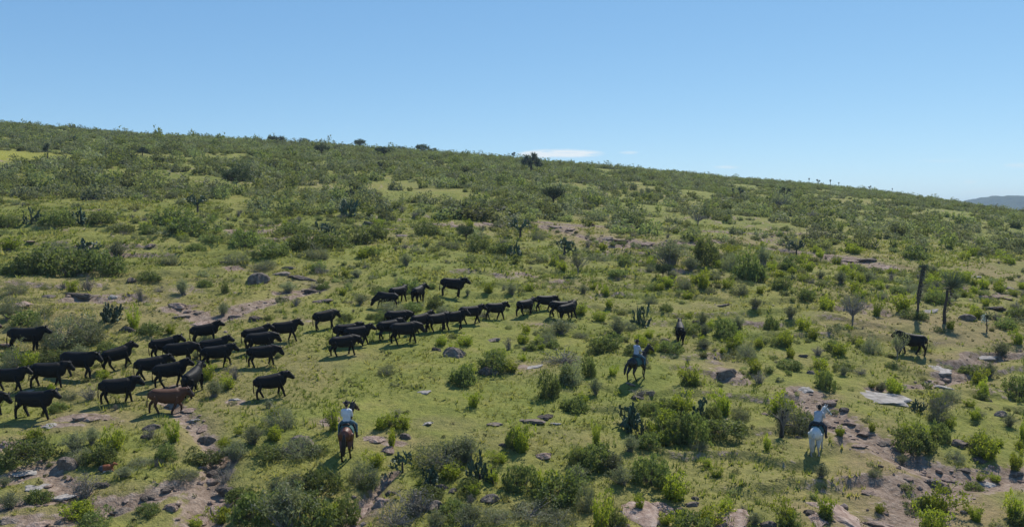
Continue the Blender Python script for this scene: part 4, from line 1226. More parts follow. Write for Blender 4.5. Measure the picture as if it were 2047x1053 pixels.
KINDS = {
    'lime': ('lime_shrub', 'shrub', 'bright lime-green upright shrub', 'lime-green shrubs on the hillside'),
    'leafy': ('green_bush', 'bush', 'dark green leafy bush', 'dark green bushes on the hillside'),
    'thorn': ('thorn_bush', 'bush', 'grey-green feathery thorn bush', 'grey-green thorn bushes on the hillside'),
    'dry': ('dry_bush', 'bush', 'grey twiggy half-dry bush', 'dry twiggy bushes on the hillside'),
    'nopal': ('prickly_pear', 'cactus', 'dark prickly pear clump', 'prickly pears on the hillside'),
    'nopal_tree': ('prickly_pear', 'cactus', '', 'prickly pears on the hillside'),
    'tree': ('small_tree', 'tree', '', 'small trees on the hillside'),
    'palo': ('small_tree', 'tree', '', 'small trees on the hillside'),
    'yucca': ('yucca', 'yucca', '', 'yuccas on the hillside'),
    'leaning': ('yucca', 'yucca', '', 'yuccas on the hillside'),
    'far': ('green_bush', 'bush', 'dark green leafy bush', 'dark green bushes on the hillside'),
    'far_thorn': ('thorn_bush', 'bush', 'grey-green feathery thorn bush', 'grey-green thorn bushes on the hillside'),
    'far_lime': ('lime_shrub', 'shrub', 'bright lime-green upright shrub', 'lime-green shrubs on the hillside'),
}
rnd = random.Random(5)
KEEP = []   # footprints of planted things (x, y, r)


def plant(kind, p, w, h, rz=None, var=None, label=None, pix=None, tilt=None):
    """w, h in metres"""
    name, cat, noun, group = KINDS[kind]
    vs = VAR[kind]
    i = rnd.randrange(len(vs)) if var is None else var
    root = link(name, None, None, (p[0], p[1], p[2] - .03 * h), (0, 0, rnd.uniform(0, 6.28) if rz is None else rz))
    root.empty_display_size = .2
    rw = .80 if kind in ('lime', 'far_lime') else .88
    sx = w / 2 / rw
    root.scale = (sx * rnd.uniform(.92, 1.08), sx * rnd.uniform(.92, 1.08), h / (1.0 if kind in ('lime', 'leafy', 'thorn', 'dry', 'far', 'far_thorn', 'far_lime') else .98))
    if kind in ('yucca', 'leaning'):
        root.scale = (h, h, h)
        cr, tm, dead = vs[i]
        link('crown', cr, root)
        link('trunk', tm, root)
        if dead:
            link('dead_leaves', dead, root)
    elif kind in ('nopal', 'nopal_tree'):
        sx = max(w / 2, .60 * h)
        root.scale = (sx, sx, h)
        pads, tm = vs[i]
        pp = link('pads', pads, root)
        pp['kind'] = 'stuff'
        link('trunk', tm, root)
    else:
        fol, st = vs[i]
        if kind in ('tree', 'palo'):
            link('crown', fol, root)
            link('trunk', st, root)
        else:
            link('foliage', fol, root)
            link('stems', st, root)
    tag(root, label or '', cat, group)
    if label is None:
        sz = ''
        AUTO.append((root, noun, *(pix if pix is not None else to_pix(p))))
    KEEP.append((p[0], p[1], max(w, .3) / 2))
    return root


def mperpx(p):
    return np.hypot(p[..., 1], p[..., 0] * 0) / FPX


# hand-placed plants
a = np.array([(x, y) for x, y, *_ in PLANTS], float)
P = cast(a[:, 0], np.minimum(a[:, 1] - 3, 1075), H)
for (x, y, w, h, k), p in zip(PLANTS, P):
    m = p[1] / FPX
    kk = k
    if p[1] > 105 and k in ('leafy', 'thorn', 'lime'):
        kk = {'leafy': 'far', 'thorn': 'far_thorn', 'lime': 'far_lime'}[k]
    ks = 1.06 if y > 850 else .96
    plant(kk, p, w * m * ks, max(h - .06 * w, .6 * h) * m * ks, pix=(x, y - h / 2))
for lst in (TREES, YUCCAS, NOPALS):
    a = np.array([(x, y) for x, y, *_ in lst], float)
    P = cast(a[:, 0], a[:, 1] - 1, H)
    C_ = cast(a[:, 0], a[:, 1] * 0 + 150, H)       # crest of the hill in the same direction
    for (x, y, w, h, k, v, lab), p, c in zip(lst, P, C_):
        crow = to_pix(c)[1]
        if (y < 330 or x > 1600 and y < 392) and abs(crow - y) < 16 and 'under the ridge' not in lab:
            p = c
        if 'tall dark branching yucca' in lab:
            p = cast([x], [crow + 20], H)[0]
            w, h = w * .95, h * .92

        m = p[1] / FPX
        ks = 1.12 if y < 330 and k == 'tree' else (1.0 if k == 'yucca' else 1.1)
        plant(k, p, w * m * ks, h * m * ks, rz=0 if k == 'leaning' else None, var=v, label=lab)

# flower head of the short yucca
_fy = [o for o in COL.objects if o.get('label', '').startswith('short dark yucca')][0]
_v, _f = leaves(np.random.default_rng(3), np.random.default_rng(4).normal(size=(160, 3)) * [.07, .07, .10] + [.20, -.05, .72], .05, .03)
link('flower_head', mesh_np('flower_head', _v, _f, False, plain_material('white_petals', [(.3, (.5, .52, .42)), (.7, (.7, .72, .62))], 8, .7, .2, 0)), _fy)

# black stump with stubby arms among the thorn sapling
_p = cast([1562], [874], H)[0]
_m = _p[1] / FPX
_root = link('dead_stump', None, None, (_p[0], _p[1], _p[2] - .05))
_v, _f = join_parts([
    loft([(0, 0, -.1), (.03, 0, .5), (0, .02, 1.0), (.06, 0, 1.45)], [.13, .10, .085, .05], (1, 0, 0), 9),
])
_me = bpy.data.meshes.new('trunk')
_me.from_pydata([tuple(q) for q in _v], [], _f)
_me.materials.append(M['hair_black'])
link('trunk', _me, _root)
for (b, e) in (((0, 0, 1.0), (.45, .05, 1.2)), ((0, 0, .8), (-.35, .1, 1.15)), ((.05, 0, 1.2), (.28, -.1, 1.55)), ((0, 0, .62), (.55, -.05, .72))):
    _v, _f = loft([b, tuple((np.array(b) + e) / 2 + [0, 0, .05]), e], [.05, .04, .02], (0, 1, .1), 6)
    _me = bpy.data.meshes.new('branch')
    _me.from_pydata([tuple(q) for q in _v], [], _f)
    _me.materials.append(M['hair_black'])
    link('branch', _me, _root)
tag(_root, 'blackened dead stump with stubby branches left of the white horse', 'stump')

# rocks
a = np.array([(x, y) for x, y, *_ in ROCKS_PX], float)
P = cast(a[:, 0], np.minimum(a[:, 1] - 2, 1075), H)
ROCKNAME = {'rock': ('boulder', 'grey weathered boulder'), 'rock_pink': ('boulder', 'pinkish-brown rough boulder'), 'rock_pale': ('boulder', 'pale low boulder'), 'rock_dark': ('boulder', 'dark blocky boulder'),
            'slab': ('rock_slab', 'pale flat rock slab'), 'slab_pink': ('rock_slab', 'pinkish flat rock slab')}
for n, ((x, y, w, h, k), p) in enumerate(zip(ROCKS_PX, P)):
    m = p[1] / FPX
    nm, noun = ROCKNAME[k]
    me = ROCKS[k][rnd.randrange(len(ROCKS[k]))]
    W = w * m / 2 * (.86 if 'slab' not in k else 1.0)
    D = min(max(h * m / .27 / 2, .45 * W), 1.6 * W)
    hh = max(h - .24 * w, .30 * h) * m
    slab = 'slab' in k
    if slab:
        hh = min(max(hh, .10 * W), .20 * W)
    else:
        D = W * rnd.uniform(.7, .95)
        hh = min(hh, .62 * W)
    tl = .06 if slab else .2
    o = link(nm, me, None, (p[0], p[1] + D * (.8 if slab else .4), H1(p[0], p[1] + D * (.8 if slab else .4)) + hh * (-.30 if slab else -.08)), (rnd.uniform(-tl, tl) + (.13 if slab else 0), rnd.uniform(-tl, tl), rnd.uniform(-.35, .35) + (math.pi if rnd.random() < .5 and not slab else 0)))
    if slab:
        yy_ = p[1] + D * .8
        o.location.z = min(H1(p[0] + sx_ * .6 * W, yy_ + sy_ * .6 * D) - sy_ * .6 * D * .13 for sx_ in (-1, 0, 1) for sy_ in (-1, 0, 1)) + hh * .38
    fl = .5 if slab else .75
    o.scale = (W * 1.0, D, max(hh * 1.0, .09) / fl)
    tag(o, '', 'rock', 'rocks on the hillside')
    AUTO.append((o, noun, x, y - h / 2))
    KEEP.append((p[0], p[1], W))

# ------------------------------------------------------------------ cattle
def rotz(v, a):
    c, s = math.cos(a), math.sin(a)
    v = np.asarray(v, float)
    return np.stack([v[..., 0] * c - v[..., 1] * s, v[..., 0] * s + v[..., 1] * c, v[..., 2]], -1)


def cow_parts(legs=(.25, -.2, -.22, .25), lift=(0, 0, 0, 0), neck=(1.04, 0, 1.36), yaw=0.0, pitch=-.62, tail=0.0, bulk=1.0, horns=True, hump=0.0):
    """heading +X, hooves at z=0; legs = fore left, fore right, hind left, hind right foot offsets"""
    P_ = []
    b = bulk
    xs = [-.96, -.89, -.72, -.42, -.08, .26, .50, .70, .84]
    zc = [1.09, 1.06, 1.035, .99, .955, .97, .995, 1.02, 1.05]
    wd = [.14, .22, .265, .30, .325, .305, .27, .22, .14]
    hh = [.16, .265, .325, .36, .40, .41, .41, .355, .24]
    P_.append(loft([(x, 0, z) for x, z in zip(xs, zc)], [(w * b, h * (1 + (b - 1) * .5)) for w, h in zip(wd, hh)], (0, 0, 1), 18, sq=.86))
    P_.append(loft([(.50, 0, .72), (.72, 0, .74), (.86, 0, .88)], [(.14, .12), (.13, .13), (.09, .10)], (0, 0, 1), 10))
    P_.append(loft([(-.74, -.17, 1.235), (-.76, 0, 1.27), (-.74, .17, 1.235)], [(.09, .06), (.10, .06), (.09, .06)], (0, 0, 1), 8))
    n = np.array(neck, float)
    s = np.array([.58, 0, 1.06])
    P_.append(loft([s, s * .5 + n * .5 + [0, 0, .02 + hump], n], [(.22, .35), (.175, .285), (.135, .20)], (0, 0, 1), 12))
    P_.append(loft([(.36, 0, 1.28 + hump * .5), (.60, 0, 1.33 + hump), (.84, 0, 1.30 + hump)], [(.08, .07), (.10, .09), (.08, .07)], (0, 0, 1), 8))
    hd = rotz(np.array([math.cos(pitch), 0, math.sin(pitch)]), yaw)
    up = rotz(np.array([-math.sin(pitch), 0, math.cos(pitch)]), yaw)
    sd = np.cross(up, hd)
    P_.append(loft([n - hd * .06, n + hd * .08 - up * .03, n + hd * .21 - up * .03, n + hd * .35 - up * .02, n + hd * .43 - up * .02],
                   [(.125, .14), (.16, .19), (.13, .16), (.112, .13), (.11, .115)], up, 12))
    for k in (-1, 1):
        e0 = n + sd * .09 * k + up * .09 - hd * .02
        P_.append(loft([e0, e0 + sd * .11 * k + up * .03 - hd * .04, e0 + sd * .21 * k + up * .04 - hd * .11], [(.040, .028), (.068, .034), (.030, .022)], (0, 0, 1), 8))
        if horns:
            h0 = n + sd * .07 * k + up * .12 + hd * .02
            P_.append(loft([h0, h0 + sd * .10 * k + up * .07, h0 + sd * .12 * k + up * .17 + hd * .05], [.036, .029, .019], (1, 0, 0), 6))
    for i, k in ((0, 1), (1, -1)):
        dx, lf = legs[i], lift[i]
        y = .165 * k
        foot = np.array([.56 + dx, y, lf])
        knee = np.array([.56 + dx * .55 + (.07 if lf else 0), y, .40 + lf * .5])
        fet = np.array([foot[0] - .015 - lf * .4, y, .11 + lf])
        P_.append(loft([(.50, y * .95, .98), (.53 + dx * .1, y, .70), knee, fet], [(.06, .21), (.105, .16), (.078, .086), (.062, .066)], (0, 1, 0), 10))
        P_.append(loft([fet, foot + [.02, 0, .03]], [(.058, .062), (.070, .078)], (0, 1, 0), 10))
    for i, k in ((2, 1), (3, -1)):
        dx, lf = legs[i], lift[i]
        y = .17 * k
        foot = np.array([-.70 + dx, y, lf])
        hock = np.array([-.79 + dx * .58, y, .46 + lf * .5])
        fet = np.array([foot[0] - .015 - lf * .3, y, .11 + lf])
        P_.append(loft([(-.68, y * .85, .98), (-.63 + dx * .15, y * 1.08, .74), hock, (hock * .4 + fet * .6), fet],
                       [(.07, .25), (.125, .21), (.084, .106), (.068, .074), (.062, .064)], (0, 1, 0), 10))
        P_.append(loft([fet, foot + [.02, 0, .03]], [(.058, .062), (.070, .078)], (0, 1, 0), 10))
    P_.append(loft([(-.92, 0, 1.17), (-1.03, tail * .2, 1.08), (-1.05, tail * .6, .80), (-1.05, tail, .52), (-1.04, tail, .36)], [.046, .036, .028, .042, .034], (0, 1, 0), 8))
    # sheath / udder line
    P_.append(loft([(-.40, 0, .66), (-.25, 0, .62), (-.05, 0, .62)], [(.08, .05), (.10, .06), (.06, .04)], (0, 0, 1), 8))
    return P_


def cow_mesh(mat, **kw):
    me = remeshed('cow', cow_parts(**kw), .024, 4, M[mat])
    c = coords(me)
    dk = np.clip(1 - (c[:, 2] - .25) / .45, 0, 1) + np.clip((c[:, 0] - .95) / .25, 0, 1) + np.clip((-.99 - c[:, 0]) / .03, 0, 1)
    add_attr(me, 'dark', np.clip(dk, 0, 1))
    return me


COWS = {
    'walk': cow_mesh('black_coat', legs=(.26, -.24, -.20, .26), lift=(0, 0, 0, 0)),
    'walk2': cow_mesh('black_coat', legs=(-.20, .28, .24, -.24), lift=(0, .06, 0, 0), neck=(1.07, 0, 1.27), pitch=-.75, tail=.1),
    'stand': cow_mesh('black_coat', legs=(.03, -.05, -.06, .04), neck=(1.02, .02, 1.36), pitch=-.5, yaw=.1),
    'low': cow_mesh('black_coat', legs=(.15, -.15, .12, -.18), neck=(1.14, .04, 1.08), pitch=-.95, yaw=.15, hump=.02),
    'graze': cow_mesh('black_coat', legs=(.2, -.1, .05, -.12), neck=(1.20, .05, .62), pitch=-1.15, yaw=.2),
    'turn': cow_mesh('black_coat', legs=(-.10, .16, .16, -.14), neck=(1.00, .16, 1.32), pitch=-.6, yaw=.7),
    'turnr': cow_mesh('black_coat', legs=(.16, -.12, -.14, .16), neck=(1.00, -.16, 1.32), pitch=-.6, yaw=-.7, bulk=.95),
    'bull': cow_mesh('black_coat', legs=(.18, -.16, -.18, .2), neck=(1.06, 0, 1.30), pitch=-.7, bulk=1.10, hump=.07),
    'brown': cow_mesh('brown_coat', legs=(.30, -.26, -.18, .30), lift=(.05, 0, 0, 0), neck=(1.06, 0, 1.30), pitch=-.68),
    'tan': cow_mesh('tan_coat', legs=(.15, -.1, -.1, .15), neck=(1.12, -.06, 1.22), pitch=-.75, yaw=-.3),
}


def set_on_ground(o, x, y, head, span=.62, sink=0.0):
    """stand a four-legged animal on the slope: pitch along its heading"""
    c, s = math.cos(head), math.sin(head)
    zf = H1(x + c * span, y + s * span)
    zb = H1(x - c * span, y - s * span)
    zm = (zf + zb) / 2
    pit = max(-.16, min(.16, math.atan2(zf - zb, 2 * span)))
    o.location = (x, y, zm - sink)
    o.rotation_euler = Matrix.Rotation(head, 3, 'Z').to_4x4().to_3x3().to_quaternion().__matmul__(Quaternion((0, 1, 0), -pit)).to_euler()


CATTLE = [  # (x0, x1, feet y, heading deg (0 = right, 90 = away), pose, label)
    (12, 106, 704, 0, 'stand', 'black cow standing broadside at far left with its head over the thorn thicket'),
    (223, 272, 740, 52, 'walk', 'black cow walking uphill alone, right of the left thorn thicket'),
    (116, 210, 760, -4, 'walk2', 'black cow half hidden behind the big dark one, head over a lime bush'),
    (62, 146, 776, 6, 'bull', 'big dark cow directly above the front left cow'),
    (-14, 66, 786, 4, 'walk', 'black cow cut by the left edge, following the big dark one'),
    (27, 128, 838, 2, 'walk', 'front left black cow in full stride, lowest of the herd'),
    (-62, 24, 836, 2, 'low', 'black cow of which only the lowered head shows at the left edge'),
    (199, 290, 808, 12, 'bull', 'black cow with long shadow walking left of the brown cow'),
    (277, 350, 762, 20, 'walk2', 'black cow with arched back behind the one above the brown cow'),
    (314, 388, 774, 14, 'walk', 'black cow directly above the brown cow'),
    (380, 406, 786, 84, 'stand', 'narrow black cow seen from behind, right of the brown cow'),
    (296, 385, 829, 6, 'brown', 'reddish-brown cow walking at the rocky gully, only brown one in the herd'),
    (314, 364, 718, 30, 'turnr', 'black cow with turned head, highest of the tight cluster above the brown cow'),
    (331, 403, 730, 8, 'low', 'black cow in the middle of the tight cluster above the brown cow'),
    (383, 455, 690, 14, 'stand', 'black cow standing behind a grey bush, uphill of the tight cluster'),
    (403, 469, 720, 6, 'walk', 'black cow uphill of the cow that stands behind the lime bushes'),
    (408, 478, 737, 6, 'walk2', 'slim black cow whose legs show above the lime bushes'),
    (494, 544, 694, 34, 'stand', 'black cow turned uphill, uppermost of three stacked one above another'),
    (547, 604, 686, 10, 'walk', 'black cow ahead of the three stacked ones, alone with front leg forward'),
    (496, 562, 708, 4, 'low', 'middle black cow of three stacked one above another'),
    (496, 569, 735, 4, 'low', 'lowest black cow of three stacked one above another, head lowered'),
    (512, 591, 796, 10, 'bull', 'big black cow walking alone on open grass, closest to the bay horse'),
    (640, 673, 660, 38, 'low', 'black cow grazing uphill of the column, seen half from behind'),
    (666, 736, 690, 6, 'bull', 'black cow hidden behind the rear cow of the column, back showing'),
    (688, 755, 694, 8, 'walk', 'black cow with raised head behind the rear cow of the column'),
    (660, 728, 712, 12, 'low', 'rear black cow of the long column with lowered head'),
    (745, 790, 618, 176, 'graze', 'black cow facing left behind a grey bush uphill of the column'),
    (786, 816, 606, 48, 'turn', 'small black cow between the grey bush and the dark green bush uphill'),
    (826, 854, 607, 68, 'turnr', 'black cow seen from behind beside the dark green bush uphill'),
    (878, 938, 597, 4, 'stand', 'black cow standing broadside highest in the meadow, blocky head up'),
    (768, 832, 660, 8, 'low', 'black cow at the back of the column, only its back and head showing'),
    (758, 812, 680, 22, 'bull', 'black cow with bright back behind the large striding one'),
    (780, 852, 689, 14, 'low', 'large black cow striding in the column with a broad shadow below'),
    (826, 872, 667, 40, 'walk', 'black cow climbing behind the lowered head of the large striding one'),
    (856, 902, 664, 32, 'walk2', 'black cow in the middle of the column, legs crossing its neighbour'),
    (888, 938, 662, 12, 'turnr', 'black cow with head turned, right behind the front pair of the column'),
    (916, 976, 650, 6, 'walk', 'black cow second from the front of the column'),
    (968, 1019, 642, 14, 'walk', 'black cow leading the column, with bright shoulder'),
    (1036, 1074, 632, 40, 'walk', 'rear black cow of the leading four, seen half from behind'),
    (1068, 1119, 622, 8, 'walk2', 'uppermost black cow of the leading four'),
    (1094, 1152, 640, 6, 'walk', 'black cow of the leading four hidden by its neighbour in front'),
    (1116, 1166, 641, 20, 'turn', 'foremost black cow of the leading four beside the pale round bush'),
    (1346, 1371, 683, 82, 'stand', 'lone black cow seen from behind, uphill of the dark horse'),
    (1780, 1846, 711, 172, 'walk', 'black cow walking left behind the pale feathery sapling'),
    (-84, 11, 690, 2, 'tan', 'orange-tan cow of which only the muzzle shows at the left edge'),
]
a = np.array([((x0 + x1) / 2, yf - 3.5) for x0, x1, yf, *_ in CATTLE], float)
P = cast(a[:, 0], a[:, 1], H)
for (x0, x1, yf, hd, pose, lab), p in zip(CATTLE, P):
    h = R(hd)
    m = p[1] / FPX
    tt = p[0] / p[1]

    def seen(q):        # length across the picture of a 2.3 m animal turned by q
        return 2.3 * (math.cos(q) - tt * math.sin(q)) + .5 * abs(math.sin(q) + tt * math.cos(q))
    if -10 < hd < 60:
        Lm = (x1 - x0) * m
        th = min((abs(seen(R(q)) - Lm), q) for q in range(0, 62))[1]
        h = R(.5 * min(th, 40) + .5 * hd)
    sc = min(max((x1 - x0) * m / abs(seen(h)), .90), 1.08)
    if 75 < hd < 110:
        sc = .94
    o = link('cow', COWS[pose], None)
    c, s = math.cos(h), math.sin(h)
    set_on_ground(o, p[0] - c * .22 * sc, p[1] - s * .22 * sc, h, .62 * sc, .015)
    bw = rnd.uniform(.92, 1.08)
    o.scale = (sc * .96, sc * bw * (-1 if rnd.random() < .5 and 'turn' not in pose else 1), sc * rnd.uniform(.99, 1.08))
    tag(o, lab, 'cow', 'cattle herd crossing the hillside')
    KEEP.append((p[0], p[1], .9))

# resting calf: folded legs, rust back, white belly
_pp = []
_pp.append(loft([(-.42, 0, .22), (-.34, 0, .23), (-.1, 0, .24), (.12, 0, .25), (.28, 0, .25)], [(.06, .08), (.15, .19), (.18, .22), (.16, .21), (.09, .13)], (0, 0, 1), 12))
_pp.append(loft([(.22, 0, .30), (.34, -.02, .40), (.40, -.04, .46)], [(.085, .12), (.07, .09), (.06, .07)], (0, 0, 1), 10))
_pp.append(loft([(.38, -.04, .47), (.48, -.06, .45), (.58, -.08, .40)], [(.07, .075), (.062, .065), (.04, .042)], (0, 0, 1), 10))
for k in (-1, 1):
    _pp.append(loft([(.40, -.04 + .06 * k, .51), (.38, -.04 + .15 * k, .51)], [(.03, .02), (.02, .015)], (0, 0, 1), 6))
    _pp.append(loft([(.20, .12 * k, .18), (.36, .13 * k, .07), (.20, .13 * k, .04)], [.055, .035, .028], (0, 1, 0), 8))
    _pp.append(loft([(-.28, .14 * k, .20), (-.06, .19 * k, .08), (-.26, .20 * k, .04)], [.09, .04, .03], (0, 1, 0), 8))
_pp.append(loft([(-.42, 0, .26), (-.50, .03, .14), (-.52, .06, .05)], [.02, .015, .02], (0, 1, 0), 6))
_cm = remeshed('calf', _pp, .014, 2, None)
_cc = coords(_cm)
_mt, _t = new_mat('calf_coat')
_b, _o = out_bsdf(_t, .65, .25)
_c = mixc(_t, attr(_t, 'white'), (.20, .066, .028), (.50, .48, .44))
_c = mixc(_t, attr(_t, 'dark'), _c, (.05, .055, .065))
L(_t, _c, _b.inputs['Base Color'])
_cm.materials.append(_mt)
add_attr(_cm, 'white', np.clip((.16 - _cc[:, 2]) / .05, 0, 1) * (_cc[:, 0] < .3))
add_attr(_cm, 'dark', np.clip((-.16 - _cc[:, 0]) / .06, 0, 1) * (_cc[:, 2] > .05))
_p = cast([214], [941], H)[0]
_o = link('calf', _cm, None)
set_on_ground(_o, _p[0], _p[1], R(20), .35, .05)
_o.scale = (.72, .72, .72)
tag(_o, 'small rust and white calf lying at the foot of a green shrub', 'calf')
KEEP.append((_p[0], _p[1], .8))


# ------------------------------------------------------------------ horses and riders
def horse_parts(legs, lift, neck_yaw=0.0, head_yaw=0.0, neck_pitch=.85, head_pitch=-.75):
    P_ = []
    xs = [-.88, -.80, -.62, -.36, -.05, .25, .48, .66, .76]
    zc = [1.22, 1.22, 1.20, 1.16, 1.13, 1.13, 1.15, 1.18, 1.20]
    wd = [.10, .20, .265, .27, .275, .265, .225, .17, .10]
    hh = [.14, .24, .30, .315, .33, .335, .32, .25, .15]
    P_.append(loft([(x, 0, z) for x, z in zip(xs, zc)], list(zip(wd, hh)), (0, 0, 1), 16))
    P_.append(loft([(.25, 0, 1.44), (.42, 0, 1.48), (.60, 0, 1.42)], [(.06, .06), (.07, .07), (.06, .06)], (0, 0, 1), 8))
    s = np.array([.52, 0, 1.26])
    nd = rotz(np.array([math.cos(neck_pitch), 0, math.sin(neck_pitch)]), neck_yaw)
    n = s + nd * .82
    mid = s + rotz(np.array([math.cos(neck_pitch), 0, math.sin(neck_pitch)]), neck_yaw * .4) * .42
    P_.append(loft([s, mid + [0, 0, .02], n], [(.15, .27), (.105, .185), (.075, .115)], (0, 0, 1), 12))
    hd = rotz(np.array([math.cos(head_pitch), 0, math.sin(head_pitch)]), head_yaw)
    up = rotz(np.array([-math.sin(head_pitch), 0, math.cos(head_pitch)]), head_yaw)
    sd = np.cross(up, hd)
    P_.append(loft([n - hd * .07, n + hd * .10, n + hd * .28 - up * .01, n + hd * .44 - up * .02, n + hd * .54 - up * .025],
                   [(.075, .11), (.095, .13), (.075, .095), (.058, .068), (.052, .055)], up, 12))
    for k in (-1, 1):
        e = n + sd * .055 * k + up * .09 - hd * .03
        P_.append(loft([e, e + up * .09 + sd * .02 * k, e + up * .17 + sd * .02 * k], [(.028, .024), (.034, .024), (.012, .012)], (1, .2, 0), 6))
    for i, k in ((0, 1), (1, -1)):
        dx, lf = legs[i], lift[i]
        y = .15 * k
        foot = np.array([.50 + dx, y, lf])
        knee = np.array([.51 + dx * .45 + (.10 if lf else 0), y, .50 + lf * .5])
        fet = np.array([foot[0] - .03 - lf * .5, y, .14 + lf])
        P_.append(loft([(.46, y * .8, 1.05), (.48 + dx * .1, y, .82), knee, knee * .5 + fet * .5, fet], [(.095, .15), (.08, .105), (.05, .056), (.036, .040), (.042, .046)], (0, 1, 0), 10))
        P_.append(loft([fet, foot + [.02, 0, .03]], [(.036, .04), (.054, .062)], (0, 1, 0), 10))
    for i, k in ((2, 1), (3, -1)):
        dx, lf = legs[i], lift[i]
        y = .155 * k
        foot = np.array([-.64 + dx, y, lf])
        hock = np.array([-.78 + dx * .55, y, .56 + lf * .5])
        fet = np.array([foot[0] - .03 - lf * .4, y, .14 + lf])
        P_.append(loft([(-.60, y * .85, 1.20), (-.52 + dx * .15, y * 1.05, .88), hock, hock * .45 + fet * .55, fet],
                       [(.15, .22), (.115, .15), (.054, .068), (.040, .044), (.043, .046)], (0, 1, 0), 10))
        P_.append(loft([fet, foot + [.02, 0, .03]], [(.036, .04), (.056, .064)], (0, 1, 0), 10))
    return P_, s, mid, n, hd, up, sd


def raw_mesh(name, parts, mat, smooth=True):
    v, f = join_parts(parts)
    me = bpy.data.meshes.new(name)
    me.from_pydata([tuple(p) for p in v], [], f)
    bm = bmesh.new()
    bm.from_mesh(me)
    bmesh.ops.recalc_face_normals(bm, faces=bm.faces)
    bm.to_mesh(me)
    bm.free()
    for p in me.polygons:
        p.use_smooth = smooth
    me.materials.append(M[mat])
    return me


def build_horse(coat, hair, legs, lift, lab, tail=((-.92, 0, 1.34), (-1.02, .02, 1.15), (-1.06, .04, .80), (-1.04, .05, .45)), **kw):
    parts, s, mid, n, hd, up, sd = horse_parts(legs, lift, **kw)
    me = remeshed('horse', parts, .022, 3, M[coat])
    c = coords(me)
    dk = np.clip(1 - (c[:, 2] - .45) / .30, 0, 1) + np.clip((c[:, 2] - 1.52) / .22, 0, 1) * (c[:, 0] > .5)
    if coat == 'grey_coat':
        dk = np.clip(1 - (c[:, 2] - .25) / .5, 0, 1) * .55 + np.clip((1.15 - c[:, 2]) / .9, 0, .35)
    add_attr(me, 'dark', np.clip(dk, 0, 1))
    o = link('horse', me)
    # mane: locks hanging down one side of the neck crest
    mp = []
    for i in range(12):
        t = i / 11
        q = (s * (1 - t) ** 2 + 2 * mid * t * (1 - t) + n * t * t) if True else mid
        q = s * (1 - t) + n * t + (mid - (s + n) / 2) * 4 * t * (1 - t) * .5
        r = .25 * (1 - t) + .10 * t
        q = q + np.array([-.10 * (1 - t) - .05, 0, r * .8 - .06])
        sidev = np.cross([0, 0, 1], n - s)
        sidev = sidev / (np.linalg.norm(sidev) + 1e-9)
        mp.append(loft([q, q + sidev * -.07 + [0, 0, -.04], q + sidev * -.11 + [0, 0, -.20]], [(.05, .035), (.05, .025), (.02, .012)], (1, 0, 0), 6))
    link('mane', remeshed('mane', mp, .014, 1, M[hair]), o)
    tl = [np.array(q, float) for q in tail]
    tp = []
    for j in range(7):
        off = np.array([0, (j - 3) * .022, 0])
        tp.append(loft([tl[0], tl[1] + off * .8, tl[2] + off * 1.2 + [(j % 2) * .02, 0, 0], tl[3] + off * .8 + [0, 0, -.04 * (j % 3)]], [.03, .034, .032, .012], (0, 1, 0), 6))
    link('tail', remeshed('tail', tp, .014, 1, M[hair]), o)
    # bridle: noseband, cheek straps, reins
    bp = []
    for t_, rr in ((.34, (.080, .092)), (.02, (.098, .138))):
        a = np.linspace(0, 2 * math.pi, 14, endpoint=False)
        ring = np.array([n + hd * t_ + sd * math.cos(x) * rr[0] * 1.06 + up * math.sin(x) * rr[1] * 1.06 for x in np.append(a, a[0])])
        bp.append(loft(ring, np.full(len(ring), .011), (.3, .5, .8), 5))
    for k in (-1, 1):
        bp.append(loft([n + hd * .03 + sd * .1 * k, n + hd * .34 + sd * .085 * k], [.011, .011], (0, .3, 1), 5))
        bp.append(loft([n + hd * .36 + sd * .085 * k, (n + hd * .3) * .5 + np.array([.35, .14 * k, 1.62]) * .5 - [0, 0, .08], (.34, .05 * k, 1.70)], [.009, .009, .009], (0, .3, 1), 5))
    link('bridle', raw_mesh('bridle', bp, 'leather'), o)
    tag(o, lab, 'horse')
    return o


def saddle_mesh_parts():
    seat = loft([(-.30, 0, 1.50), (-.22, 0, 1.475), (-.05, 0, 1.455), (.12, 0, 1.47), (.20, 0, 1.51)], [(.16, .035), (.17, .03), (.145, .03), (.13, .035), (.09, .03)], (0, 0, 1), 10)
    cantle = loft([(-.31, -.15, 1.50), (-.33, -.08, 1.56), (-.335, 0, 1.58), (-.33, .08, 1.56), (-.31, .15, 1.50)], [(.03, .03)] * 5, (0, 0, 1), 8)
    horn = loft([(.20, 0, 1.50), (.22, 0, 1.58), (.225, 0, 1.62)], [.035, .025, .045], (1, 0, 0), 8)
    return seat, cantle, horn


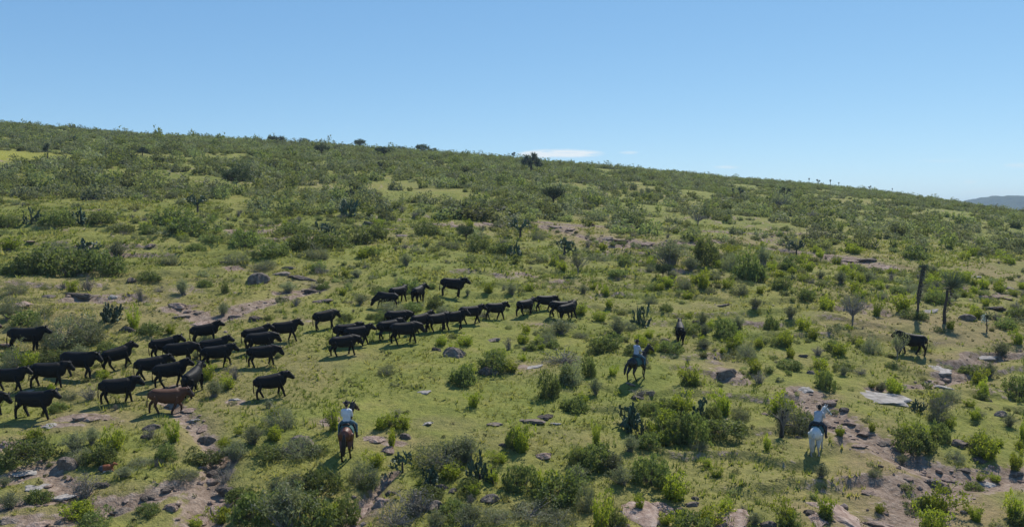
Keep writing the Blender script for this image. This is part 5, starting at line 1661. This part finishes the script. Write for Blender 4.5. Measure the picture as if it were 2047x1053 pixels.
def side_flap(x0, x1, top, bot, off, mat, name):
    """curved sheet lying over the horse's flanks"""
    nx, na = 8, 14
    V = []
    for th in (0, .018):
        for i in range(nx):
            x = x0 + (x1 - x0) * i / (nx - 1)
            for j in range(na):
                a = math.pi * (-.10 + 1.20 * j / (na - 1))
                ca, sa = math.cos(a), math.sin(a)
                lim = 1.0
                V.append((x, (.275 + off + th) * ca * lim, 1.13 + (.345 + off + th) * sa if sa > 0 else 1.13 + sa * .5))
    F = []
    k = nx * na
    for i in range(nx - 1):
        for j in range(na - 1):
            q = i * na + j
            F.append((q, q + 1, q + na + 1, q + na))
            F.append((k + q + na, k + q + na + 1, k + q + 1, k + q))
    for i in range(nx - 1):
        for j in (0, na - 1):
            q = i * na + j
            F.append((q, q + na, k + q + na, k + q))
    for j in range(na - 1):
        for i in (0, nx - 1):
            q = i * na + j
            F.append((q, q + 1, k + q + 1, k + q))
    me = bpy.data.meshes.new(name)
    me.from_pydata(V, [], F)
    bm = bmesh.new()
    bm.from_mesh(me)
    bmesh.ops.recalc_face_normals(bm, faces=bm.faces)
    bm.to_mesh(me)
    bm.free()
    me.materials.append(M[mat])
    for p in me.polygons:
        p.use_smooth = True
    return me


def rider_parts(lean=.12, side=0.0, head_yaw=0.0, hand_r=(.36, -.08, 1.72), hand_l=(.36, .08, 1.72), knee_out=.36, head_drop=0.0, leg_r=None):
    """astride, pelvis over the saddle, facing +X; returns dict of piece lists"""
    pel = np.array([-.10, 0, 1.60])
    tdir = np.array([math.sin(lean), side, math.cos(lean)])
    tdir /= np.linalg.norm(tdir)
    chest = pel + tdir * .36
    shl = pel + tdir * .50
    nk = shl + tdir * .07 + np.array([.02, 0, 0])
    hc = nk + np.array([.05 + head_drop * .6, 0, .16 - head_drop])
    fwd = rotz(np.array([1., 0, 0]), head_yaw)
    D = dict(body=[], shirt=[], trousers=[], boots=[], hat=[], hair=[])
    lat = np.array([0, 1., 0])
    torso = [pel - tdir * .06, pel + tdir * .10, chest, shl]
    D['body'].append(loft(torso, [(.155, .115), (.145, .10), (.165, .115), (.14, .09)], (1, 0, 0), 14))
    D['shirt'].append(loft([pel + tdir * .02, pel + tdir * .12, chest, shl, shl + tdir * .04], [(.178, .135), (.170, .125), (.190, .138), (.165, .108), (.08, .075)], (1, 0, 0), 14))
    D['body'].append(loft([shl, nk + [.01, 0, .05]], [.062, .055], (1, 0, 0), 10))
    # head: skull, jaw, nose, ears
    D['body'].append(loft([hc + [0, 0, -.11], hc + [.01, 0, -.06], hc, hc + [0, 0, .07], hc + [0, 0, .105]], [(.05, .06), (.066, .08), (.076, .094), (.070, .086), (.04, .05)], (1, 0, 0), 12))
    nb = hc + fwd * .088
    D['body'].append(loft([nb + [0, 0, .03], nb + fwd * .015 + [0, 0, -.005], nb + fwd * .022 + [0, 0, -.025]], [.012, .015, .018], (1, .1, 0), 6))
    s2 = np.cross([0, 0, 1], fwd)
    for k in (-1, 1):
        D['body'].append(loft([hc + s2 * .075 * k + [0, 0, .02], hc + s2 * .088 * k + [0, 0, -.03]], [(.016, .028), (.012, .018)], (1, 0, 0), 6))
    D['hair'].append(loft([hc - fwd * .02 + [0, 0, -.06], hc - fwd * .025, hc - fwd * .012 + [0, 0, .07], hc + [0, 0, .11]], [(.072, .075), (.083, .092), (.078, .088), (.045, .05)], (1, 0, 0), 12))
    for k, hand in ((1, np.array(hand_l, float)), (-1, np.array(hand_r, float))):
        so = shl + lat * .17 * k - tdir * .03
        el = so * .5 + hand * .5 + np.array([-.09, .09 * k, -.10])
        wr = el + (hand - el) * .86
        D['body'].append(loft([so, so * .5 + el * .5, el, wr], [.052, .047, .040, .028], (1, 0, 0), 10))
        D['shirt'].append(loft([shl + lat * .09 * k, so, so * .5 + el * .5, el, el * .25 + wr * .75], [.085, .078, .066, .056, .047], (1, 0, 0), 10))
        hd = (hand - el) / np.linalg.norm(hand - el)
        palm_s = np.cross(hd, [0, 0, 1])
        palm_s /= np.linalg.norm(palm_s)
        D['body'].append(loft([wr, hand, hand + hd * .05], [(.030, .022), (.042, .022), (.040, .018)], (0, 0, 1), 8))
        for j in range(4):
            b0 = hand + hd * .05 + palm_s * (j - 1.5) * .021
            ln = (.062, .074, .070, .054)[j]
            D['body'].append(loft([b0, b0 + hd * ln * .45 + [0, 0, -.012], b0 + hd * ln * .55 + [0, 0, -.045], b0 + hd * ln * .2 + [0, 0, -.058]], [.0095, .009, .0085, .008], (.2, .3, 1), 6))
        tb = hand - palm_s * .035 * k + hd * .005
        D['body'].append(loft([tb, tb + hd * .035 - palm_s * .012 * k + [0, 0, -.01], tb + hd * .055 + palm_s * .004 * k + [0, 0, -.026]], [.011, .010, .008], (.2, .3, 1), 6))
        # legs
        hip = pel + lat * .10 * k + np.array([.02, 0, -.02])
        kn = np.array([.24, knee_out * k, 1.27])
        an = np.array([.10, (knee_out + .02) * k, .84])
        if k == -1 and leg_r is not None:
            kn, an = np.array(leg_r[0]), np.array(leg_r[1])
        D['body'].append(loft([hip, hip * .5 + kn * .5 + [.02, 0, .01], kn, kn * .6 + an * .4 + [-.02, 0, 0], an], [.090, .078, .056, .052, .036], (0, 1, 0), 10))
        D['trousers'].append(loft([pel + lat * .04 * k, hip, hip * .5 + kn * .5 + [.02, 0, .015], kn, kn * .6 + an * .4 + [-.015, 0, 0], an + [0, 0, .05]], [.115, .112, .098, .076, .070, .060], (0, 1, 0), 12))
        D['boots'].append(loft([an + [0, 0, .14], an, an + [.0, 0, -.06]], [.062, .052, .048], (1, 0, 0), 10))
        D['boots'].append(loft([an + [-.05, 0, -.075], an + [.06, .01 * k, -.085], an + [.16, .02 * k, -.09], an + [.21, .025 * k, -.092]], [(.040, .032), (.044, .034), (.044, .026), (.028, .02)], (0, 0, 1), 10))
    D['trousers'].append(loft([pel + [-.02, 0, -.05], pel + tdir * .06], [(.165, .135), (.165, .125)], (1, 0, 0), 14))
    # hat: dented crown on a curled brim
    ht = hc + np.array([0, 0, .055])
    D['hat'].append(loft([ht, ht + [0, 0, .05], ht + [0, 0, .095]], [(.092, .112), (.085, .105), (.060, .085)], (1, 0, 0), 14))
    nr, na = 4, 26
    V, F = [], []
    for side_ in (0, .012):
        for i in range(nr):
            r = .08 + .085 * i / (nr - 1)
            for j in range(na):
                a = 2 * math.pi * j / na
                cx, cy = math.cos(a), math.sin(a)
                curl = .055 * (i / (nr - 1)) ** 2 * abs(cy) ** 2 - .015 * (i / (nr - 1)) * abs(cx)
                p = ht + fwd * cx * r * 1.15 + s2 * cy * r + np.array([0, 0, .008 + curl + side_])
                V.append(p)
    kk = nr * na
    for i in range(nr - 1):
        for j in range(na):
            j2 = (j + 1) % na
            F.append((i * na + j, i * na + j2, (i + 1) * na + j2, (i + 1) * na + j))
            F.append((kk + (i + 1) * na + j, kk + (i + 1) * na + j2, kk + i * na + j2, kk + i * na + j))
    for i in (0, nr - 1):
        for j in range(na):
            j2 = (j + 1) % na
            F.append((i * na + j, i * na + j2, kk + i * na + j2, kk + i * na + j))
    D['hat'].append((np.array(V), F))
    return D


def build_rider(mats, lab, **kw):
    D = rider_parts(**kw)
    o = link('person', remeshed('person', D['body'], .011, 2, M['skin']))
    link('shirt', remeshed('shirt', D['shirt'], .016, 3, M[mats['shirt']]), o)
    link('trousers', remeshed('trousers', D['trousers'], .016, 3, M[mats['trousers']]), o)
    link('boots', remeshed('boots', D['boots'], .012, 1, M['boot']), o)
    link('hair', remeshed('hair', D['hair'], .012, 1, M['hair_black']), o)
    link('hat', raw_mesh('hat', D['hat'], mats['hat']), o)
    tag(o, lab, 'person', 'riders herding the cattle')
    return o


def build_saddle(lab):
    seat, cantle, horn = saddle_mesh_parts()
    root = link('saddle', None)
    link('seat', raw_mesh('seat', [seat], 'leather'), root)
    link('cantle', raw_mesh('cantle', [cantle], 'leather'), root)
    link('horn', raw_mesh('horn', [horn], 'leather'), root)
    link('saddle_blanket', side_flap(-.42, .30, 0, 0, .012, 'blanket', 'saddle_blanket'), root)
    for k in (-1, 1):
        fen = loft([(.02, .29 * k, 1.42), (.10, .36 * k, 1.15), (.12, .39 * k, .86)], [(.07, .012), (.06, .012), (.035, .012)], (0, 1, .2), 8)
        link('fender', raw_mesh('fender', [fen], 'leather'), root)
        a = np.linspace(0, 2 * math.pi, 13)
        ring = np.array([(.14, .395 * k + math.cos(x) * .055, .79 + math.sin(x) * .07) for x in a])
        link('stirrup', raw_mesh('stirrup', [loft(ring, np.full(13, .014), (1, .2, .1), 6)], 'leather'), root)
    tag(root, lab, 'saddle', 'saddles under the riders')
    return root


def mount(px, py, head, horse, saddle, rider, sc=1.0):
    p = cast([px], [py], H)[0]
    for ob in (horse, saddle, rider):
        set_on_ground(ob, p[0], p[1], R(head), .58 * sc, .015)
        ob.scale = (sc, sc, sc)
    KEEP.append((p[0], p[1], 1.1))


_h = build_horse('bay_coat', 'hair_black', (.20, -.12, -.16, .20), (0, .05, 0, 0), 'bay horse with black legs walking away, head turned right', neck_yaw=-.25, head_yaw=-.75, neck_pitch=.95)
_s = build_saddle('dark saddle with teal blanket on the bay horse')
_r = build_rider(dict(shirt='shirt_white', trousers='jeans', hat='hat_dark'), 'rider in white shirt, teal jeans and dark hat on the bay horse', lean=.06, side=.0, head_yaw=.2)
mount(696, 906, 94, _h, _s, _r, 1.02)

_h = build_horse('dark_coat', 'hair_black', (.18, -.16, -.2, .2), (.06, 0, 0, 0), 'nearly black horse walking right and uphill with its tail swinging', tail=((-.92, 0, 1.34), (-1.06, .02, 1.18), (-1.20, .04, .92), (-1.28, .05, .66)), neck_yaw=-.1, head_yaw=-.3, neck_pitch=.8)
_s = build_saddle('dark saddle with teal blanket on the nearly black horse')
_r = build_rider(dict(shirt='shirt_blue', trousers='jeans', hat='hat_dark'), 'rider in pale blue shirt and jeans on the nearly black horse', lean=.16, side=-.02, head_yaw=-.3)
mount(1277, 757, 44, _h, _s, _r, .98)

_h = build_horse('grey_coat', 'hair_grey', (.14, -.10, -.10, .12), (0, 0, 0, 0), 'white horse seen from behind beside the red eroded trail', neck_yaw=-.35, head_yaw=-.8, neck_pitch=.9)
_s = build_saddle('dark saddle with teal blanket on the white horse')
_r = build_rider(dict(shirt='shirt_grey', trousers='jeans_dark', hat='hat_dark'), 'rider in grey-white shirt leaning forward on the white horse', lean=.62, side=-.12, head_yaw=-.3, hand_r=(.66, -.18, 1.66), hand_l=(.62, .02, 1.68), head_drop=.04)
mount(1634, 899, 60, _h, _s, _r, 1.0)

# ------------------------------------------------------------------ scattered individual shrubs, then the uncountable scrub and grass
KEEPA = np.array(KEEP)
BANDS = [(380, 430), (430, 480), (480, 530), (530, 580), (580, 640), (640, 720), (720, 800), (800, 900), (900, 1075)]
DENS = [  # share of ground covered, eight columns of 256 px
    [.70, .70, .62, .52, .45, .45, .45, .50],
    [.48, .52, .48, .24, .20, .22, .30, .38],
    [.40, .32, .36, .12, .12, .18, .26, .36],
    [.45, .32, .22, .05, .10, .26, .32, .38],
    [.30, .18, .10, .04, .10, .24, .32, .32],
    [.18, .06, .03, .05, .14, .22, .24, .24],
    [.05, .04, .02, .04, .09, .12, .10, .14],
    [.06, .05, .03, .06, .10, .10, .05, .10],
    [.10, .09, .08, .10, .08, .06, .06, .10],
]


def dens(px, py):
    c = np.clip((px / 256.0).astype(int), 0, 7)
    out = np.full(px.shape, .92)
    for (a_, b_), row in zip(BANDS, DENS):
        k = (py >= a_) & (py < b_)
        out[k] = np.array(row)[c[k]]
    return out


rng = np.random.default_rng(21)
# candidates over the visible hillside
n = 90000
y = np.sqrt(rng.uniform(30 ** 2, 430 ** 2, n))
t = rng.uniform(-.72, .72, n)
x = t * y
z = H(x, y)
pix = to_pix(np.stack([x, y, z], -1))
clump = fbm(x, y, 11, 3, 44)
yfp = cast([25, 10], [315, 314], H)[0]
dn = dens(pix[:, 0], pix[:, 1])
area_pp = (.72 * 430 ** 2 - .72 * 30 ** 2) / n           # ground per candidate
rad = np.where(y > 105, rng.uniform(.7, 1.9, n), rng.uniform(.22, .85, n) ** 1.2)
rad = np.where((y > 200) & (t > .25), rad * .75, rad)
prob = dn * area_pp / (math.pi * rad ** 2) * 1.5 * sstep(.30, .62, clump) * 1.7
prob = np.where(y > 105, prob, prob * .7)
ok = rng.uniform(0, 1, n) < prob
ok &= np.hypot((x - yfp[0] + 4) / 18, (y - yfp[1]) / 13) > 1
# the cattle's meadow and the riders' ground stay open
idx = np.where(ok)[0]
keep = []
grid = {}
for i in idx:
    d = np.hypot(KEEPA[:, 0] - x[i], KEEPA[:, 1] - y[i])
    lim = KEEPA[:, 2] * (.75 if y[i] > 60 else .9) + rad[i] * .5
    if (d < lim).any():
        continue
    g = (int(x[i] // 4), int(y[i] // 4))
    bad = False
    for gx in (-1, 0, 1):
        for gy in (-1, 0, 1):
            for j in grid.get((g[0] + gx, g[1] + gy), ()):
                if (x[i] - x[j]) ** 2 + (y[i] - y[j]) ** 2 < (.62 * (rad[i] + rad[j])) ** 2:
                    bad = True
    if bad:
        continue
    grid.setdefault(g, []).append(i)
    keep.append(i)
keep = np.array(keep)
size_px = rad[keep] / y[keep]
order = keep[np.argsort(-size_px)]
kinds = {}
for i in order:
    r = rng.uniform()
    right = pix[i, 0] > 1150
    if y[i] > 105:
        k = 'far' if r < .60 else ('far_thorn' if r < .955 else 'far_lime')
    else:
        k = 'lime' if r < (.36 if right else .16) else ('leafy' if r < .58 else ('thorn' if r < .90 else 'dry'))
    kinds[i] = k
budget = {'bush': 0, 'lime': 0}
from collections import Counter
have = Counter(o.name.split('.')[0] for o in COL.objects)
cap = {'lime_shrub': 290, 'green_bush': 290, 'thorn_bush': 290, 'dry_bush': 290}
rest = []
inframe = (pix[:, 0] > -10) & (pix[:, 0] < PW + 10) & (pix[:, 1] < PH + 25)
for i in order:
    k = kinds[i]
    nm = KINDS[k][0]
    if inframe[i] and have[nm] < cap[nm]:
        hgt = rad[i] * 2 * (rng.uniform(.65, 1.0) if k in ('lime', 'far_lime') else rng.uniform(.42, .75))
        plant(k, (x[i], y[i], z[i]), rad[i] * 2, hgt, pix=(pix[i, 0], pix[i, 1]))
        have[nm] += 1
    else:
        rest.append(i)
rest = np.array(rest)


def gn_scatter(name, pts, scl, rot, pick, sources, label):
    """one object of kind stuff: points carrying copies of the source meshes"""
    me = bpy.data.meshes.new(name)
    me.vertices.add(len(pts))
    me.vertices.foreach_set('co', np.asarray(pts, np.float32).ravel())
    for nm, arr, ty in (('scl', scl, 'FLOAT_VECTOR'), ('rot', rot, 'FLOAT_VECTOR')):
        at = me.attributes.new(nm, ty, 'POINT')
        at.data.foreach_set('vector', np.asarray(arr, np.float32).ravel())
    at = me.attributes.new('pick', 'INT', 'POINT')
    at.data.foreach_set('value', np.asarray(pick, np.int32))
    o = link(name, me)
    ng = bpy.data.node_groups.new(name, 'GeometryNodeTree')
    ng.interface.new_socket('Geometry', in_out='INPUT', socket_type='NodeSocketGeometry')
    ng.interface.new_socket('Geometry', in_out='OUTPUT', socket_type='NodeSocketGeometry')
    gi = ng.nodes.new('NodeGroupInput')
    go = ng.nodes.new('NodeGroupOutput')
    join = ng.nodes.new('GeometryNodeJoinGeometry')
    for s in sources:
        oi = ng.nodes.new('GeometryNodeObjectInfo')
        oi.transform_space = 'ORIGINAL'
        oi.inputs['Object'].default_value = s
        oi.inputs['As Instance'].default_value = True
        ng.links.new(oi.outputs['Geometry'], join.inputs[0])
    ip = ng.nodes.new('GeometryNodeInstanceOnPoints')
    ip.inputs['Pick Instance'].default_value = True

    def na(nm, ty):
        a_ = ng.nodes.new('GeometryNodeInputNamedAttribute')
        a_.data_type = ty
        a_.inputs['Name'].default_value = nm
        return [q for q in a_.outputs if q.enabled and q.name == 'Attribute'][0]
    ng.links.new(gi.outputs[0], ip.inputs['Points'])
    ng.links.new(join.outputs[0], ip.inputs['Instance'])
    ng.links.new(na('pick', 'INT'), ip.inputs['Instance Index'])
    ng.links.new(na('scl', 'FLOAT_VECTOR'), ip.inputs['Scale'])
    e2r = ng.nodes.new('FunctionNodeEulerToRotation')
    ng.links.new(na('rot', 'FLOAT_VECTOR'), e2r.inputs[0])
    ng.links.new(e2r.outputs[0], ip.inputs['Rotation'])
    ng.links.new(ip.outputs[0], go.inputs[0])
    md = o.modifiers.new('scatter', 'NODES')
    md.node_group = ng
    o['kind'] = 'stuff'
    o['label'] = label
    o['category'] = 'scrub'
    return o


# sources: foliage of far bushes that already stand in the scene
srcs = []
for k in ('far', 'far', 'far', 'far', 'far', 'far', 'far_thorn', 'far_thorn', 'far_thorn', 'far_lime', 'far_lime'):
    pass
meshes = [VAR['far'][i][0] for i in range(6)] + [VAR['far_thorn'][i][0] for i in range(3)] + [VAR['far_lime'][i][0] for i in range(2)]
for me_ in meshes:
    c_ = [o for o in COL.objects if o.data == me_]
    if c_:
        srcs.append(c_[0])
kk = np.array([{'far': 0, 'leafy': 0, 'dry': 1, 'thorn': 1, 'far_thorn': 1, 'lime': 2, 'far_lime': 2}[kinds[i]] for i in rest])
groups_ = [[j for j, s in enumerate(srcs) if s.data in [v[0] for v in VAR[q]]] for q in ('far', 'far_thorn', 'far_lime')]
pick = np.array([groups_[k][rng.integers(len(groups_[k]))] for k in kk])
rr = rad[rest]
hh = rr * 2 * rng.uniform(.36, .66, len(rest))
hh = np.where((y[rest] > 200) & (t[rest] < 0.1) & (rng.uniform(size=len(rest)) < .07), hh * 1.6, hh)
scl = np.stack([rr * 1.1, rr * 1.1, hh], -1)
rot = np.stack([0 * rr, 0 * rr, rng.uniform(0, 6.28, len(rest))], -1)
gn_scatter('scrub', np.stack([x[rest], y[rest], z[rest] - .04], -1), scl, rot, pick, srcs, 'dense low grey-green scrub covering the upper hillside')
print('SCRUB', len(rest), 'INDIV', dict(have))

# ---- grass blades, herbs, stones: real geometry joined as stuff
def scatter_pts(n, y0, y1, seed, power=1.0):
    r = np.random.default_rng(seed)
    yy = (r.uniform(y0 ** (2 - power), y1 ** (2 - power), n)) ** (1 / (2 - power))
    xx = r.uniform(-.70, .70, n) * yy
    return r, xx, yy


r, gx, gy = scatter_pts(95000, 27, 120, 31, .8)
so = soil_at(gx, gy)
den = fbm(gx, gy, 3.2, 3, 33)
k = (so < .35) & (r.uniform(0, 1, len(gx)) < sstep(.30, .62, den))
gx, gy = gx[k], gy[k]
gz = H(gx, gy)
nb = 6
tuft_r = r.uniform(.5, 1.5, len(gx)) * (1 + .5 * (gy > 70)) * np.where(r.uniform(size=len(gx)) < .14, 2.0, 1.0)
tint = np.clip(fbm(gx, gy, 6, 2, 35) * 1.3 - .15 + r.normal(size=len(gx)) * .12, 0, 1)
V = []
for b in range(nb):
    az = r.uniform(0, 6.28, len(gx))
    ln = tuft_r * r.uniform(.05, .13, len(gx))
    ll = r.uniform(.2, .9, len(gx))
    dx, dy = np.cos(az), np.sin(az)
    ox, oy = gx + dx * .035 * tuft_r, gy + dy * .035 * tuft_r
    w = .011 * tuft_r * (1 + gy / 70)
    V.append(np.stack([np.stack([ox - dy * w, oy + dx * w, gz - .01], -1), np.stack([ox + dy * w, oy - dx * w, gz - .01], -1), np.stack([ox + dx * ln * ll, oy + dy * ln * ll, gz + ln], -1)], 1))
V = np.stack(V, 1).reshape(-1, 3)
F = np.arange(len(V)).reshape(-1, 3)
me = mesh_np('grass', V, F, False, M['grass'], {'rnd': ('FACE', np.repeat(tint, nb))})
o = link('grass', me)
o['kind'] = 'stuff'
o['label'] = 'short green and straw-coloured grass tufts over the hillside'

r, gx, gy = scatter_pts(9500, 28, 135, 41, .7)
so = soil_at(gx, gy)
den = fbm(gx, gy, 9, 3, 43)
px_ = to_pix(np.stack([gx, gy, H(gx, gy)], -1))
meadow = dens(px_[:, 0], px_[:, 1])
k = r.uniform(0, 1, len(gx)) < np.clip(sstep(.38, .62, den) * (.25 + 2.4 * meadow), 0, 1)
gx, gy = gx[k], gy[k]
gz = H(gx, gy)
nl = 22
rr_ = r.uniform(.07, .34, len(gx)) * r.uniform(.6, 1.1, len(gx))
ci = np.repeat(np.arange(len(gx)), nl)
d = unit(np.c_[r.normal(size=(len(ci), 2)), np.abs(r.normal(size=len(ci))) * .7])
pos = np.stack([gx[ci], gy[ci], gz[ci]], -1) + d * (rr_[ci] * r.uniform(.3, 1, len(ci)))[:, None]
v, f = leaves(r, pos, .055, .022, updir=np.array([0, 0, .8]))
tt = np.clip(np.repeat(r.uniform(0, 1, len(gx)), nl) * .7 + r.uniform(0, .3, len(ci)), 0, 1)
o = link('ground_cover', mesh_np('ground_cover', v, f, False, M['herb'], {'rnd': ('FACE', tt)}))
o['kind'] = 'stuff'
o['label'] = 'low weeds and herbs scattered through the grass'

# loose stones along the gullies and bare patches
r, gx, gy = scatter_pts(26000, 28, 130, 51, .8)
so = soil_at(gx, gy)
k = r.uniform(0, 1, len(gx)) < np.clip((so - .25) * .75 + .008, 0, 1)
gx, gy = gx[k], gy[k]
gz = H(gx, gy)
bm = bmesh.new()
bmesh.ops.create_icosphere(bm, subdivisions=1, radius=1)
bv = np.array([q.co[:] for q in bm.verts])
bf = np.array([[q.index for q in fa.verts] for fa in bm.faces])
bm.free()
sz = r.uniform(.035, .16, len(gx)) * (1 + (r.uniform(size=len(gx)) < .08) * 1.2)
S = sz[:, None] * r.uniform(.6, 1.3, (len(gx), 3)) * np.array([1, 1, .6])
jit = 1 + r.normal(size=(len(gx), len(bv), 1)) * .16
V = bv[None] * jit * S[:, None, :]
ang = r.uniform(0, 6.28, len(gx))
ca, sa = np.cos(ang)[:, None], np.sin(ang)[:, None]
V = np.stack([V[..., 0] * ca - V[..., 1] * sa, V[..., 0] * sa + V[..., 1] * ca, V[..., 2]], -1) + np.stack([gx, gy, gz + sz * .1], -1)[:, None, :]
F = (bf[None] + (np.arange(len(gx)) * len(bv))[:, None, None]).reshape(-1, 3)
o = link('gravel', mesh_np('gravel', V.reshape(-1, 3), F, False, M['rock_pink']))
o['kind'] = 'stuff'
o['label'] = 'loose pinkish stones along the gullies and bare ground'

# ------------------------------------------------------------------ the air between here and the far hills
def build_haze():
    m, t = new_mat('haze_air')
    o = t.nodes.new('ShaderNodeOutputMaterial')
    v = t.nodes.new('ShaderNodeVolumePrincipled')
    v.inputs['Color'].default_value = (.66, .84, 1.0, 1)
    v.inputs['Density'].default_value = 0.00017
    v.inputs['Anisotropy'].default_value = 0.0
    L(t, v.outputs[0], o.inputs['Volume'])
    bm_ = bmesh.new()
    bmesh.ops.create_cube(bm_, size=1)
    me_ = bpy.data.meshes.new('haze')
    bm_.to_mesh(me_)
    bm_.free()
    me_.materials.append(m)
    zs = coords(bpy.data.objects['ground'].data)[:, 2]
    lo_z, hi_z = float(zs.min()) - 3, max(float(zs.max()), 120.0) + 12
    ob = link('haze', me_, None, (0, 3460, (lo_z + hi_z) / 2))
    ob.scale = (40000, 7400, hi_z - lo_z)
    ob['kind'] = 'stuff'
    return ob


build_haze()
label_all()
